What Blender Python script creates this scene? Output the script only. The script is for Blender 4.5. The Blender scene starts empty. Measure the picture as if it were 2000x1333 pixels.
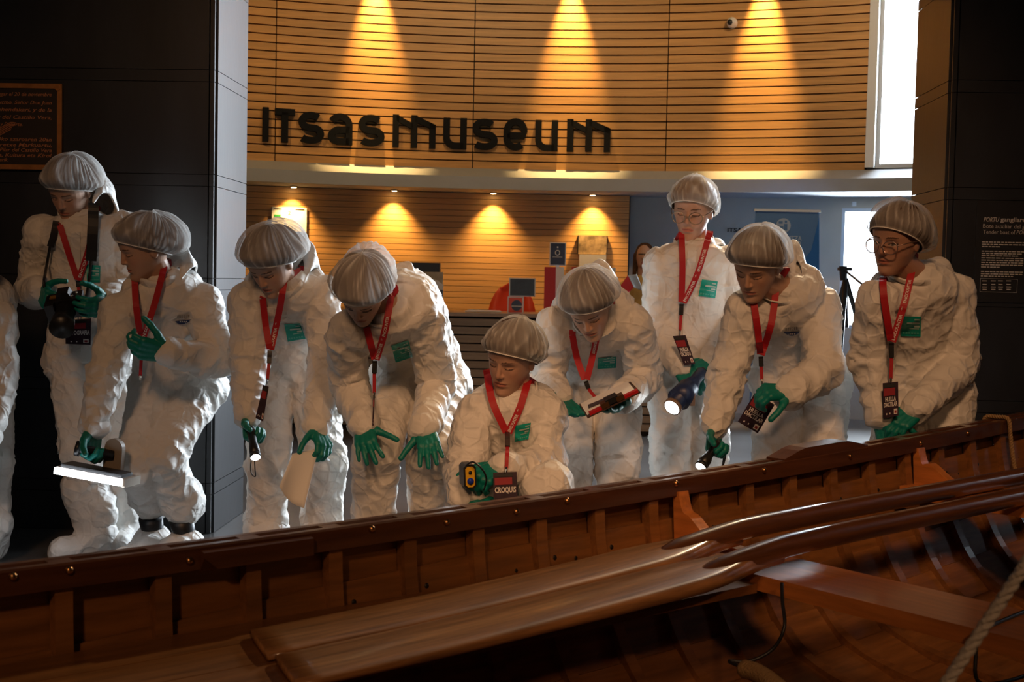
import bpy, bmesh, math, random
import numpy as np
from mathutils import Vector, Matrix
from mathutils.bvhtree import BVHTree
random.seed(7)
SC = bpy.context.scene
COL = SC.collection
R_ = math.radians
# ---------------------------------------------------------------- camera
F = 2450.0
CAM = Vector((0, 0, 1.2))
RM = Matrix.Rotation(R_(90 - 2.76), 3, 'X') @ Matrix.Rotation(R_(1.2), 3, 'Z')
cd = bpy.data.cameras.new('camera'); cam = bpy.data.objects.new('view_camera', cd); COL.objects.link(cam)
cam.matrix_world = Matrix.Translation(CAM) @ RM.to_4x4()
cd.sensor_width = 36; cd.lens = 36 * F / 2000; cd.clip_start = .05; cd.clip_end = 200
cd.dof.use_dof = True; cd.dof.focus_distance = 4.75; cd.dof.aperture_fstop = 8
SC.camera = cam
# ---------------------------------------------------------------- world, exposure, daylight
wd = bpy.data.worlds.new('sky'); SC.world = wd; wd.use_nodes = True
wd.node_tree.nodes['Background'].inputs[0].default_value = (.80, .90, 1, 1)
wd.node_tree.nodes['Background'].inputs[1].default_value = 6.0
vs = SC.view_settings
vs.view_transform = 'Standard'; vs.look = 'None'; vs.gamma = 1; vs.use_curve_mapping = False
vs.exposure = 0.35
SC.cycles.use_denoising = True
SC.cycles.max_bounces = 5; SC.cycles.diffuse_bounces = 3; SC.cycles.glossy_bounces = 3; SC.cycles.transparent_max_bounces = 10
SC.cycles.use_adaptive_sampling = True; SC.cycles.adaptive_threshold = .03
SC.cycles.sample_clamp_indirect = 4; SC.cycles.caustics_reflective = False; SC.cycles.caustics_refractive = False
def area(name, loc, target, sx, sy, power, col):
    l = bpy.data.lights.new(name, 'AREA'); l.shape = 'RECTANGLE'; l.size = sx; l.size_y = sy
    l.energy = power; l.color = col
    o = bpy.data.objects.new(name, l); COL.objects.link(o); o.location = loc
    o.rotation_euler = (Vector(target) - Vector(loc)).to_track_quat('-Z', 'Y').to_euler()
    return o
def spot(name, loc, target, power, col, ang, blend=.6, rad=.04):
    l = bpy.data.lights.new(name, 'SPOT'); l.energy = power; l.color = col; l.spot_size = R_(ang); l.spot_blend = blend
    l.shadow_soft_size = rad
    o = bpy.data.objects.new(name, l); COL.objects.link(o); o.location = loc
    o.rotation_euler = (Vector(target) - Vector(loc)).to_track_quat('-Z', 'Y').to_euler()
    return o
# round hall: drum wall centre and radius
CX, CY, RW = 0.0, 4.2, 7.3
def drum(a, r, z): return Vector((CX + r * math.sin(R_(a)), CY + r * math.cos(R_(a)), z))
DAY = (.78, .89, 1.0)
# daylight: one sky panel of light outside each glazed bay of the right-hand drum wall
for k, (a0, a1) in enumerate(((24.6, 34.7), (34.7, 44.8))):
    am = (a0 + a1) / 2
    wdt = 2 * 8.4 * math.sin(R_(a1 - a0) / 2)
    area('daylight_high', drum(am, 8.5, 3.3), drum(am, 5, 2.2), wdt, 2.1, (860, 190)[k], DAY)
    area('daylight_low', drum(am, 8.7, 1.37), drum(am, 5, 1.2), wdt, 1.08, (430, 110)[k], DAY)
# warm gallery spots on the ceiling over the boat (outside the frame)
WARM = (1, .53, .26)
spot('gallery_spot', (-1.6, -.2, 4.2), (-1.2, 4.9, 1.0), 185, WARM, 46, .8, .38)
spot('gallery_spot', (.6, .2, 4.2), (.9, 4.7, 1.1), 320, WARM, 44, .8, .38)
spot('gallery_spot', (2.6, 7.6, 4.2), (1.0, 4.8, 1.4), 420, (1, .74, .45), 40, .7, .08)
spot('gallery_spot', (1.6, -2.6, 3.9), (.9, 2.9, .5), 150, WARM, 26, .8, .2)
spot('gallery_spot', (-1.2, -3.0, 3.9), (-.5, 2.3, .5), 185, WARM, 26, .8, .2)

# added warm fill lights, not visible fixtures, brightening the drum wall between its spotlights
for x_ in (-2.6, -.2, 2.2):
    spot('added_wall_fill', (x_, 8.4, 4.3), (x_ * 1.05, 11.3, 2.7), 92, (1, .64, .29), 95, 1., .1)
# ---------------------------------------------------------------- pixel helpers (photo taken as 2000 x 1333)
def ray(px, py): return RM @ Vector(((px - 1000) / F, -(py - 666.5) / F, -1))
def at(px, py, d): r = ray(px, py); return CAM + r * (d / r.y)
def onz(px, py, z): r = ray(px, py); return CAM + r * ((z - CAM.z) / r.z)
def pz(px, z, d):
    py = 600.
    for _ in range(4): py += (at(px, py, d).z - z) * F / d
    return at(px, py, d)
def onplane(px, py, p, n): r = ray(px, py); return CAM + r * ((p - CAM).dot(n) / r.dot(n))

# ---------------------------------------------------------------- materials
MATS = {}
def mat(name, col, rough=.6, metal=0., spec=.5, bump=0., bscale=60., var=0., vscale=4., stretch=None, coat=0., emit=None, estr=0., rot=None, attr=None, rnd=0.):
    if name in MATS: return MATS[name]
    m = bpy.data.materials.new(name); m.use_nodes = True; nt = m.node_tree; N = nt.nodes; L = nt.links
    b = N['Principled BSDF']
    b.inputs['Base Color'].default_value = (*col, 1); b.inputs['Roughness'].default_value = rough
    b.inputs['Metallic'].default_value = metal; b.inputs['Specular IOR Level'].default_value = spec
    b.inputs['Coat Weight'].default_value = coat; b.inputs['Coat Roughness'].default_value = .15
    if emit: b.inputs['Emission Color'].default_value = (*emit, 1); b.inputs['Emission Strength'].default_value = estr
    tc = N.new('ShaderNodeTexCoord'); mp = N.new('ShaderNodeMapping'); L.new(tc.outputs['Object'], mp.inputs[0])
    if stretch: mp.inputs['Scale'].default_value = stretch
    if rot is not None:
        m2 = N.new('ShaderNodeMapping'); m2.inputs['Rotation'].default_value = (0, 0, rot); L.new(tc.outputs['Object'], m2.inputs[0]); L.new(m2.outputs[0], mp.inputs[0])
    if attr:
        a = N.new('ShaderNodeAttribute'); a.attribute_name = attr; L.new(a.outputs['Color'], b.inputs['Base Color'])
    elif var or rnd:
        n = N.new('ShaderNodeTexNoise'); n.inputs['Scale'].default_value = vscale; n.inputs['Detail'].default_value = 6; n.inputs['Roughness'].default_value = .6
        L.new(mp.outputs[0], n.inputs['Vector'])
        mr = N.new('ShaderNodeMapRange'); mr.inputs[1].default_value = .3; mr.inputs[2].default_value = .7
        mr.inputs[3].default_value = 1 - var; mr.inputs[4].default_value = 1 + var
        L.new(n.outputs['Fac'], mr.inputs[0]); val = mr.outputs[0]
        if rnd:
            oi = N.new('ShaderNodeObjectInfo'); m3 = N.new('ShaderNodeMapRange'); m3.inputs[3].default_value = 1 - rnd; m3.inputs[4].default_value = 1 + rnd
            L.new(oi.outputs['Random'], m3.inputs[0]); mu = N.new('ShaderNodeMath'); mu.operation = 'MULTIPLY'
            L.new(val, mu.inputs[0]); L.new(m3.outputs[0], mu.inputs[1]); val = mu.outputs[0]
            ad = N.new('ShaderNodeVectorMath'); ad.operation = 'ADD'; L.new(oi.outputs['Location'], ad.inputs[1]); L.new(mp.outputs[0], ad.inputs[0]); L.new(ad.outputs[0], n.inputs['Vector'])
        vm = N.new('ShaderNodeVectorMath'); vm.operation = 'SCALE'; vm.inputs[0].default_value = col
        L.new(val, vm.inputs['Scale']); L.new(vm.outputs[0], b.inputs['Base Color'])
    if bump:
        n2 = N.new('ShaderNodeTexNoise'); n2.inputs['Scale'].default_value = bscale; n2.inputs['Detail'].default_value = 5
        L.new(mp.outputs[0], n2.inputs['Vector']); bp = N.new('ShaderNodeBump'); bp.inputs['Strength'].default_value = bump; bp.inputs['Distance'].default_value = .01
        L.new(n2.outputs['Fac'], bp.inputs['Height']); L.new(bp.outputs[0], b.inputs['Normal'])
    MATS[name] = m
    return m
ANG = math.atan2(.635, .773)
M_slat = mat('slat_wood', (.60, .315, .105), .42, var=.16, vscale=3, stretch=(1, 1, 14), rnd=.10)
M_gap = mat('dark_gap', (.012, .009, .007), .9)
M_fascia = mat('grey_plaster', (.36, .37, .38), .8, var=.06, vscale=3)
M_bluewall = mat('blue_grey_wall', (.50, .44, .345), .7, var=.05, vscale=2)
M_steel = mat('dark_steel', (.013, .0135, .015), .38, 0., spec=.55, var=.5, vscale=2.2, stretch=(2, 2, .7), bump=.05, bscale=14, rnd=.12)
M_floor = mat('polished_concrete', (.12, .115, .11), .28, var=.25, vscale=1.6, bump=.02, bscale=9)
M_dark = mat('dark_hall_wall', (.05, .048, .046), .8, var=.15)
M_ceil = mat('dark_ceiling', (.06, .058, .055), .9, var=.1)
M_black = mat('black_plastic', (.012, .012, .013), .4)
M_letter = mat('black_letter', (.006, .006, .007), .6, spec=.15)
M_whitep = mat('white_plastic', (.75, .75, .74), .4)
M_wframe = mat('window_frame', (.62, .66, .68), .45)
M_paper = mat('white_paper', (.82, .80, .76), .7)
M_copper = mat('copper_frame', (.55, .22, .06), .38, .7, var=.25, vscale=18)
M_plaque = mat('plaque_field', (.030, .020, .014), .45, .2)
M_cotext = mat('copper_text', (.52, .20, .08), .5, .3)
M_cream = mat('cream_text', (.42, .36, .29), .7)
def suitmat():
    m = bpy.data.materials.new('coverall_fabric'); m.use_nodes = True; nt = m.node_tree; N = nt.nodes; L = nt.links; b = N['Principled BSDF']
    b.inputs['Base Color'].default_value = (.74, .72, .68, 1); b.inputs['Roughness'].default_value = .5; b.inputs['Specular IOR Level'].default_value = .35
    tc = N.new('ShaderNodeTexCoord'); prev = None
    def mth(op, a, bb=None):
        q = N.new('ShaderNodeMath'); q.operation = op
        for i, v in enumerate((a, bb)):
            if v is None: continue
            if isinstance(v, (int, float)): q.inputs[i].default_value = v
            else: L.new(v, q.inputs[i])
        return q.outputs[0]
    nz = N.new('ShaderNodeTexNoise'); nz.inputs['Scale'].default_value = 5; nz.inputs['Detail'].default_value = 1; L.new(tc.outputs['Object'], nz.inputs['Vector'])
    wv = N.new('ShaderNodeVectorMath'); wv.operation = 'SCALE'; wv.inputs['Scale'].default_value = .10; L.new(nz.outputs['Color'], wv.inputs[0])
    av = N.new('ShaderNodeVectorMath'); av.operation = 'ADD'; L.new(tc.outputs['Object'], av.inputs[0]); L.new(wv.outputs[0], av.inputs[1])
    tot = mth('MULTIPLY', nz.outputs['Fac'], .5)
    for sc_, w in ((8.0, .55), (21.0, .24)):
        v = N.new('ShaderNodeTexVoronoi'); v.feature = 'F1'; v.inputs['Scale'].default_value = sc_; L.new(av.outputs[0], v.inputs['Vector'])
        v2 = N.new('ShaderNodeTexVoronoi'); v2.feature = 'DISTANCE_TO_EDGE'; v2.inputs['Scale'].default_value = sc_; L.new(av.outputs[0], v2.inputs['Vector'])
        mr = N.new('ShaderNodeMapRange'); mr.interpolation_type = 'SMOOTHSTEP'; mr.inputs[2].default_value = .16; mr.inputs[3].default_value = w * .55; mr.inputs[4].default_value = 0; L.new(v2.outputs['Distance'], mr.inputs[0])
        tot = mth('ADD', tot, mth('ADD', mth('MULTIPLY', v.outputs['Distance'], w), mr.outputs[0]))
    bp = N.new('ShaderNodeBump'); bp.inputs['Strength'].default_value = .5; bp.inputs['Distance'].default_value = .020
    L.new(tot, bp.inputs['Height']); L.new(bp.outputs[0], b.inputs['Normal'])
    return m
M_suit = suitmat()
M_glove = mat('teal_glove', (.0, .19, .155), .5, bump=.12, bscale=130)
M_skin = mat('skin', (.5, .3, .2), .5, spec=.35, attr='tint')
M_hair = mat('brown_hair', (.060, .030, .017), .8, spec=.12, var=.5, vscale=30, stretch=(4, 4, 1), bump=.06, bscale=60)
M_red = mat('red_lanyard', (.42, .006, .012), .6)
M_white = mat('white_print', (.78, .74, .70), .6)
M_teal = mat('teal_sticker', (.0, .36, .29), .45)
M_blue = mat('blue_print', (.015, .04, .16), .5)
M_metal = mat('bright_metal', (.6, .58, .54), .25, 1.)
M_badge = mat('badge_print', (.035, .016, .03), .3, var=.5, vscale=22)
M_badgered = mat('badge_red', (.30, .02, .03), .35)
M_boat = mat('boat_varnished_wood', (.21, .085, .024), .38, var=.34, vscale=5, stretch=(.8, 9, 9), rot=-ANG, coat=.35, rnd=.10)
M_rail = mat('boat_dark_rail', (.085, .030, .012), .3, var=.3, vscale=6, stretch=(.8, 9, 9), rot=-ANG, coat=.6)
M_oar = mat('oar_wood', (.33, .155, .058), .33, var=.42, vscale=6, stretch=(.7, 12, 12), rot=-ANG, coat=.5)
M_shaft = mat('oar_shaft_wood', (.11, .042, .017), .28, var=.35, vscale=6, stretch=(.7, 12, 12), rot=-ANG, coat=.7)
M_thwart = mat('thwart_wood', (.52, .18, .045), .35, var=.25, vscale=5, stretch=(9, .9, 9), rot=-ANG, coat=.5)
M_brass = mat('brass_rivet', (.45, .24, .10), .3, 1.)
M_iron = mat('dark_screw', (.02, .015, .012), .5, .4)
M_rope = mat('grey_rope', (.50, .46, .40), .85, bump=.6, bscale=220)
M_tanrope = mat('tan_rope', (.34, .21, .09), .85, bump=.6, bscale=200)
def glassmat():
    m = bpy.data.materials.new('clear_glass'); m.use_nodes = True; nt = m.node_tree; N = nt.nodes; L = nt.links
    N.remove(N['Principled BSDF']); t = N.new('ShaderNodeBsdfTransparent'); g = N.new('ShaderNodeBsdfGlossy'); g.inputs['Roughness'].default_value = .03
    x = N.new('ShaderNodeMixShader'); fr = N.new('ShaderNodeFresnel'); fr.inputs[0].default_value = 1.3
    L.new(fr.outputs[0], x.inputs[0]); L.new(t.outputs[0], x.inputs[1]); L.new(g.outputs[0], x.inputs[2]); L.new(x.outputs[0], N['Material Output'].inputs[0])
    return m
M_glass = glassmat()
def netmat():
    m = bpy.data.materials.new('hair_net_fabric'); m.use_nodes = True; nt = m.node_tree; N = nt.nodes; L = nt.links
    N.remove(N['Principled BSDF']); t = N.new('ShaderNodeBsdfTransparent')
    d = N.new('ShaderNodeBsdfDiffuse'); d.inputs[0].default_value = (.92, .90, .86, 1)
    tr = N.new('ShaderNodeBsdfTranslucent'); tr.inputs[0].default_value = (.8, .8, .78, 1)
    x0 = N.new('ShaderNodeMixShader'); x0.inputs[0].default_value = .45; L.new(d.outputs[0], x0.inputs[1]); L.new(tr.outputs[0], x0.inputs[2])
    a = N.new('ShaderNodeAttribute'); a.attribute_name = 'pleat'
    x = N.new('ShaderNodeMixShader'); L.new(a.outputs['Fac'], x.inputs[0]); L.new(t.outputs[0], x.inputs[1]); L.new(x0.outputs[0], x.inputs[2])
    L.new(x.outputs[0], N['Material Output'].inputs[0])
    return m
M_net = netmat()

# ---------------------------------------------------------------- mesh helpers
WP = {}
def reg(o, loc, parent=None):
    COL.objects.link(o)
    loc = Vector(loc); WP[o.name] = loc
    if parent is not None:
        o.parent = parent; o.location = loc - WP[parent.name]
    else: o.location = loc
    return o
def tag(o, label=None, cat=None, group=None, kind=None):
    if label: o['label'] = label
    if cat: o['category'] = cat
    if group: o['group'] = group
    if kind: o['kind'] = kind
    return o
def thing(name, loc, label, cat, group=None):
    return tag(reg(bpy.data.objects.new(name, None), loc), label, cat, group)
def frame_of(d, up=Vector((0, 0, 1))):
    d = Vector(d).normalized(); s = d.cross(up)
    if s.length < 1e-4: s = d.cross(Vector((0, 1, 0)))
    s.normalize(); return s, d, s.cross(d).normalized()
class MB:
    def __init__(s): s.V = []; s.Fc = []
    def add(s, V, Fc):
        k = len(s.V); s.V += [tuple(v) for v in V]; s.Fc += [tuple(i + k for i in f) for f in Fc]; return s
    def box(s, c, size, ax=None):
        c = Vector(c); x, y, z = [Vector(a) for a in (ax or ((1, 0, 0), (0, 1, 0), (0, 0, 1)))]; a, b, h = [q / 2 for q in size]
        V = [c + x * (i * a) + y * (j * b) + z * (k * h) for i in (-1, 1) for j in (-1, 1) for k in (-1, 1)]
        return s.add(V, [(0, 1, 3, 2), (4, 6, 7, 5), (0, 4, 5, 1), (2, 3, 7, 6), (0, 2, 6, 4), (1, 5, 7, 3)])
    def rings(s, rr, close=True):
        n = len(rr[0]); V = [p for r in rr for p in r]
        Fc = [(i * n + j, i * n + (j + 1) % n, (i + 1) * n + (j + 1) % n, (i + 1) * n + j) for i in range(len(rr) - 1) for j in range(n)]
        if close: Fc += [tuple(range(n - 1, -1, -1)), tuple(range((len(rr) - 1) * n, len(rr) * n))]
        return s.add(V, Fc)
    def tube(s, pts, rad, seg=10, flat=1., up=None):
        pts = [Vector(p) for p in pts]; rad = rad if isinstance(rad, (list, tuple)) else [rad] * len(pts)
        d0 = (pts[1] - pts[0]).normalized(); a = Vector(up) if up else (Vector((0, 0, 1)) if abs(d0.z) < .9 else Vector((1, 0, 0)))
        rr = []
        for i, p in enumerate(pts):
            d = (pts[min(i + 1, len(pts) - 1)] - pts[max(i - 1, 0)]).normalized()
            a = (a - d * a.dot(d)).normalized(); b = d.cross(a)
            rr.append([p + (a * math.cos(t) * flat + b * math.sin(t)) * rad[i] for t in [2 * math.pi * k / seg for k in range(seg)]])
        return s.rings(rr)
    def cap(s, a, b, ra, rb, seg=14):
        a = Vector(a); b = Vector(b); d = (b - a); L = d.length; d = d / L if L > 1e-6 else Vector((0, 0, 1))
        P = []; Rr = []
        for k in range(5): t = math.pi / 2 * (1 - k / 5); P.append(a - d * ra * math.sin(t) * .999); Rr.append(max(ra * math.cos(t), .0004))
        P += [a, b]; Rr += [ra, rb]
        for k in range(1, 6): t = math.pi / 2 * k / 5; P.append(b + d * rb * math.sin(t)); Rr.append(max(rb * math.cos(t), .0004))
        return s.tube(P, Rr, seg)
    def ell(s, c, r, ax=None, seg=20, rings=12):
        c = Vector(c); x, y, z = [Vector(a) for a in (ax or ((1, 0, 0), (0, 1, 0), (0, 0, 1)))]
        rr = []
        for i in range(rings + 1):
            t = math.pi * (i / rings) ; st = max(math.sin(t), .003)
            rr.append([c + x * (r[0] * st * math.cos(p)) + y * (r[1] * st * math.sin(p)) - z * (r[2] * math.cos(t)) for p in [2 * math.pi * k / seg for k in range(seg)]])
        return s.rings(rr)
    def prism(s, poly, o, ux, uy, dep):
        o = Vector(o); ux = Vector(ux); uy = Vector(uy); n = ux.cross(uy).normalized() * dep; k = len(poly)
        V = [o + ux * p[0] + uy * p[1] for p in poly] + [o + ux * p[0] + uy * p[1] + n for p in poly]
        return s.add(V, [tuple(range(k - 1, -1, -1)), tuple(range(k, 2 * k))] + [(i, (i + 1) % k, (i + 1) % k + k, i + k) for i in range(k)])
    def strip(s, poly, w, o, ux, uy, dep):      # thick stroke along a 2-D polyline
        n = len(poly)
        L = []; Rr = []
        for i in range(n):
            a = poly[max(i - 1, 0)]; b = poly[min(i + 1, n - 1)]; dx, dy = b[0] - a[0], b[1] - a[1]; q = math.hypot(dx, dy) or 1
            L.append((poly[i][0] - dy / q * w / 2, poly[i][1] + dx / q * w / 2)); Rr.append((poly[i][0] + dy / q * w / 2, poly[i][1] - dx / q * w / 2))
        for i in range(n - 1): s.prism([Rr[i], Rr[i + 1], L[i + 1], L[i]], o, ux, uy, dep)
        return s
    def build(s, name, m, parent=None, smooth=False, origin=None):
        me = bpy.data.meshes.new(name)
        A = np.array(s.V, dtype=float)
        if origin is None: lo = A.min(0); hi = A.max(0); origin = Vector(((lo[0] + hi[0]) / 2, (lo[1] + hi[1]) / 2, lo[2]))
        A = A - np.array(origin)
        me.from_pydata(A.tolist(), [], s.Fc); me.update()
        if smooth: me.shade_smooth()
        if m: me.materials.append(m)
        o = reg(bpy.data.objects.new(name, me), origin, parent)
        return o
def copyobj(o, loc, rotz=0, parent=None):
    c = o.copy(); reg(c, loc, parent); c.rotation_euler = (0, 0, rotz); return c
_dg = None
def remesh(mb, voxel, it=4, fac=.5):
    me = bpy.data.meshes.new('t'); me.from_pydata(mb.V, [], mb.Fc)
    bm = bmesh.new(); bm.from_mesh(me); bmesh.ops.recalc_face_normals(bm, faces=bm.faces); bm.to_mesh(me); bm.free()
    o = bpy.data.objects.new('t', me); COL.objects.link(o)
    r = o.modifiers.new('r', 'REMESH'); r.mode = 'VOXEL'; r.voxel_size = voxel
    if it: q = o.modifiers.new('s', 'SMOOTH'); q.iterations = it; q.factor = fac
    dg = bpy.context.evaluated_depsgraph_get(); dg.update()
    m2 = bpy.data.meshes.new_from_object(o.evaluated_get(dg))
    V = np.empty(len(m2.vertices) * 3); m2.vertices.foreach_get('co', V); V = V.reshape(-1, 3)
    Nn = np.empty(len(m2.vertices) * 3); m2.vertex_normals.foreach_get('vector', Nn); Nn = Nn.reshape(-1, 3)
    Fc = [tuple(p.vertices) for p in m2.polygons]
    bpy.data.objects.remove(o); bpy.data.meshes.remove(me); bpy.data.meshes.remove(m2)
    return V, Nn, Fc
def build_np(V, Fc, name, m, parent, origin=None, cols=None, cname='tint'):
    mb = MB(); mb.V = V.tolist(); mb.Fc = Fc
    o = mb.build(name, m, parent, True, origin)
    if cols is not None:
        ca = o.data.color_attributes.new(cname, 'FLOAT_COLOR', 'POINT'); ca.data.foreach_set('color', np.concatenate([cols, np.ones((len(cols), 1))], 1).ravel())
    return o
_rs = np.random.RandomState(3); _perm = _rs.permutation(256); _perm = np.concatenate([_perm, _perm, _perm]); _grad = _rs.normal(size=(256, 3)); _grad /= np.linalg.norm(_grad, axis=1)[:, None]
def pn(P):
    P = np.asarray(P, dtype=float); I = np.floor(P).astype(int); f = P - I; I &= 255; u = f * f * f * (f * (f * 6 - 15) + 10); out = 0
    for dx in (0, 1):
        for dy in (0, 1):
            for dz in (0, 1):
                h = _perm[_perm[_perm[(I[:, 0] + dx) & 255] + ((I[:, 1] + dy) & 255)] + ((I[:, 2] + dz) & 255)]
                g = _grad[h]; w = (u[:, 0] if dx else 1 - u[:, 0]) * (u[:, 1] if dy else 1 - u[:, 1]) * (u[:, 2] if dz else 1 - u[:, 2])
                out = out + w * (g[:, 0] * (f[:, 0] - dx) + g[:, 1] * (f[:, 1] - dy) + g[:, 2] * (f[:, 2] - dz))
    return out * 1.5
def vor(P):
    P = np.asarray(P, dtype=float); I = np.floor(P).astype(int); f1 = np.full(len(P), 9.); f2 = np.full(len(P), 9.)
    for dx in (-1, 0, 1):
        for dy in (-1, 0, 1):
            for dz in (-1, 0, 1):
                J = I + (dx, dy, dz); h = _perm[_perm[_perm[J[:, 0] & 255] + (J[:, 1] & 255)] + (J[:, 2] & 255)]
                q = J + .5 + .48 * _grad[h]; dd = np.sqrt(((P - q) ** 2).sum(1)); m = dd < f1
                f2 = np.where(m, f1, np.minimum(f2, dd)); f1 = np.where(m, dd, f1)
    return f1, f2
_tc = {}
def text2d(body, shear=0., bold=0.):
    k = (body, shear, bold)
    if k not in _tc:
        c = bpy.data.curves.new('t', 'FONT'); c.body = body; c.size = 1; c.shear = shear; c.offset = bold; c.resolution_u = 2
        o = bpy.data.objects.new('t', c); COL.objects.link(o); dg = bpy.context.evaluated_depsgraph_get(); dg.update()
        m = bpy.data.meshes.new_from_object(o.evaluated_get(dg)); V = [(v.co.x, v.co.y) for v in m.vertices]; Fc = [tuple(p.vertices) for p in m.polygons]
        bpy.data.objects.remove(o); bpy.data.curves.remove(c); bpy.data.meshes.remove(m)
        xs = [v[0] for v in V]; x0 = min(xs); _tc[k] = ([(x - x0, y) for x, y in V], Fc, max(xs) - x0)
    return _tc[k]
def text_plane(mb, body, o, ux, uy, height, width=None, align='l', shear=0., bold=0.):
    V, Fc, w = text2d(body, shear, bold); sy = height / .7; sx = (width / w) if width else sy
    off = {'l': 0, 'c': -w * sx / 2, 'r': -w * sx}[align]; o = Vector(o); ux = Vector(ux); uy = Vector(uy)
    return mb.add([o + ux * (off + x * sx) + uy * (y * sy) for x, y in V], Fc)
def bez(p, n=12):
    p = [Vector(q) for q in p]; out = []
    for i in range(len(p) - 1):
        a = p[max(i - 1, 0)]; b = p[i]; c = p[i + 1]; d = p[min(i + 2, len(p) - 1)]
        for k in range(n):
            t = k / n; out.append(.5 * ((2 * b) + (c - a) * t + (2 * a - 5 * b + 4 * c - d) * t * t + (3 * b - a - 3 * c + d) * t ** 3))
    out.append(p[-1]); return out
# ================================================================= THE SETTING
def struct(o): o['kind'] = 'structure'; return o
struct(MB().box((0, 3.6, -.05), (18, 20, .1)).build('floor', M_floor))
struct(MB().box((0, 3.6, 4.46), (18, 20, .1)).build('ceiling', M_ceil))
def arc_band(a0, a1, r0, r1, z0, z1, n):
    """closed curved slab between two radii and two heights"""
    mb = MB(); rr = []
    for i in range(n + 1):
        a = a0 + (a1 - a0) * i / n
        rr.append([drum(a, r0, z0), drum(a, r1, z0), drum(a, r1, z1), drum(a, r0, z1)])
    return mb.rings(rr)
Z0 = 2.215; PITCH = .0746
wall_up = struct(arc_band(-58, 24.3, RW + .035, RW + .12, 2.1, 4.42, 40).build('wall_back', M_gap))
edges = [-44.6, -30.8, -17.0, -3.1, 10.65, 24.3]
row0 = {}
for c in range(5):
    da = edges[c + 1] - edges[c]
    am = (edges[c] + edges[c + 1]) / 2
    base = None
    for r in range(29):
        z = Z0 + r * PITCH
        if base is None:
            mb = MB(); rr = []
            for i in range(9):
                a = R_(-(da - .07) / 2 + (da - .07) * i / 8)
                rr.append([Vector((q * math.sin(a), q * math.cos(a) - RW, zz)) for q, zz in ((RW, .0), (RW + .035, 0), (RW + .035, PITCH - .012), (RW, PITCH - .012))])
            mb.rings(rr)
            p = drum(am, RW, z); base = mb.build('slat', M_slat, None, False, Vector((0, 0, 0)))
            base.parent = wall_up; base.location = p - WP[wall_up.name]; base.rotation_euler = (0, 0, -R_(am))
        else:
            copyobj(base, drum(am, RW, z), -R_(am), wall_up)
# sloping ledge, grey fascia and soffit under the slats
mb = MB(); rr = []
for i in range(61):
    a = -58 + (75 + 58) * i / 60
    rr.append([drum(a, RW + .12, 2.215), drum(a, RW, 2.215), drum(a, RW - .2, 2.125), drum(a, RW - .2, 2.015), drum(a, RW + .75, 2.015), drum(a, RW + .75, 2.1)])
mb.rings(rr); struct(mb.build('trim_1', M_fascia))
# lower wall: timber lining, then blue-grey wall
RL = 7.6
low = struct(arc_band(-58, 8.05, RL + .03, RL + .3, 0, 2.02, 34).build('wall_back_lower', M_gap))
PL = .0545; base = None
for r in range(22):
    z = 2.013 - (r + 1) * PL
    if base is None:
        base = arc_band(-45, 8.05, RL, RL + .03, 0, PL - .004, 26).build('board', M_slat, None, False, Vector((0, 0, 0)))
        base.parent = low; base.location = Vector((0, 0, z)) - WP[low.name]
    else: copyobj(base, (0, 0, z), 0, low)
RB = 7.85
struct(arc_band(8.05, 22.3, RB, RB + .15, 0, 2.03, 14).build('wall_right_lower', M_bluewall))
struct(arc_band(22.3, 75, RB, RB + .15, 0, .83, 24).build('wall_right_parapet', M_bluewall))
struct(arc_band(22.3, 75, RB, RB + .15, 1.92, 2.1, 24).build('wall_right_lintel', M_bluewall))
struct(arc_band(24.3, 75, RW + .1, RW + .3, 2.1, 2.235, 24).build('wall_right_sill', M_fascia))
# glazing: each bay a window with its frame bars and pane
def bay(n, a0, a1, r, z0, z1, fw):
    w = struct(arc_band(a0, a1, r - .03, r + .05, z0, z0 + fw, 6).build('window_%d' % n, M_wframe))
    arc_band(a0, a1, r - .03, r + .05, z1 - fw, z1, 6).build('frame_top', M_wframe, w)
    da = math.degrees(fw / r)
    arc_band(a0, a0 + da, r - .03, r + .05, z0, z1, 1).build('frame_bar', M_wframe, w)
    arc_band(a1 - da, a1, r - .03, r + .05, z0, z1, 1).build('frame_bar', M_wframe, w)
    arc_band(a0 + da, a1 - da, r, r + .012, z0 + fw, z1 - fw, 6).build('pane', M_glass, w)
n = 0
for k in range(4):
    n += 1; bay(n, 24.9 + 5 * k, 29.9 + 5 * k, 7.4, 2.235, 4.42, .035)
for k in range(4):
    n += 1; bay(n, 22.3 + 5.2 * k, 27.5 + 5.2 * k, RB + .03, .83, 1.92, .03)
struct(arc_band(44.9, 75, 7.35, 7.5, 2.235, 4.42, 12).build('wall_right_upper', M_fascia))
struct(arc_band(43.1, 75, RB, RB + .1, .8, 1.95, 12).build('wall_right_low', M_bluewall))
struct(arc_band(24.3, 24.9, 7.28, 7.62, 2.235, 4.42, 1).build('trim_2', mat('white_reveal', (.8, .82, .84), .6)))
# the rest of the hall behind and beside the camera
struct(MB().box((-6.2, 1.4, 2.2), (.2, 15.2, 4.42)).build('wall_left', M_dark))
struct(MB().box((7.9, -.1, 2.2), (.2, 12.6, 4.42)).build('wall_right', M_dark))
struct(MB().box((0, -6.2, 2.2), (16, .2, 4.42)).build('wall_front', M_dark))
struct(MB().box((0, 42, -.2), (160, 60, .1)).build('ground', mat('outdoor_ground', (.35, .38, .30), .9, var=.3)))
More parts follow.
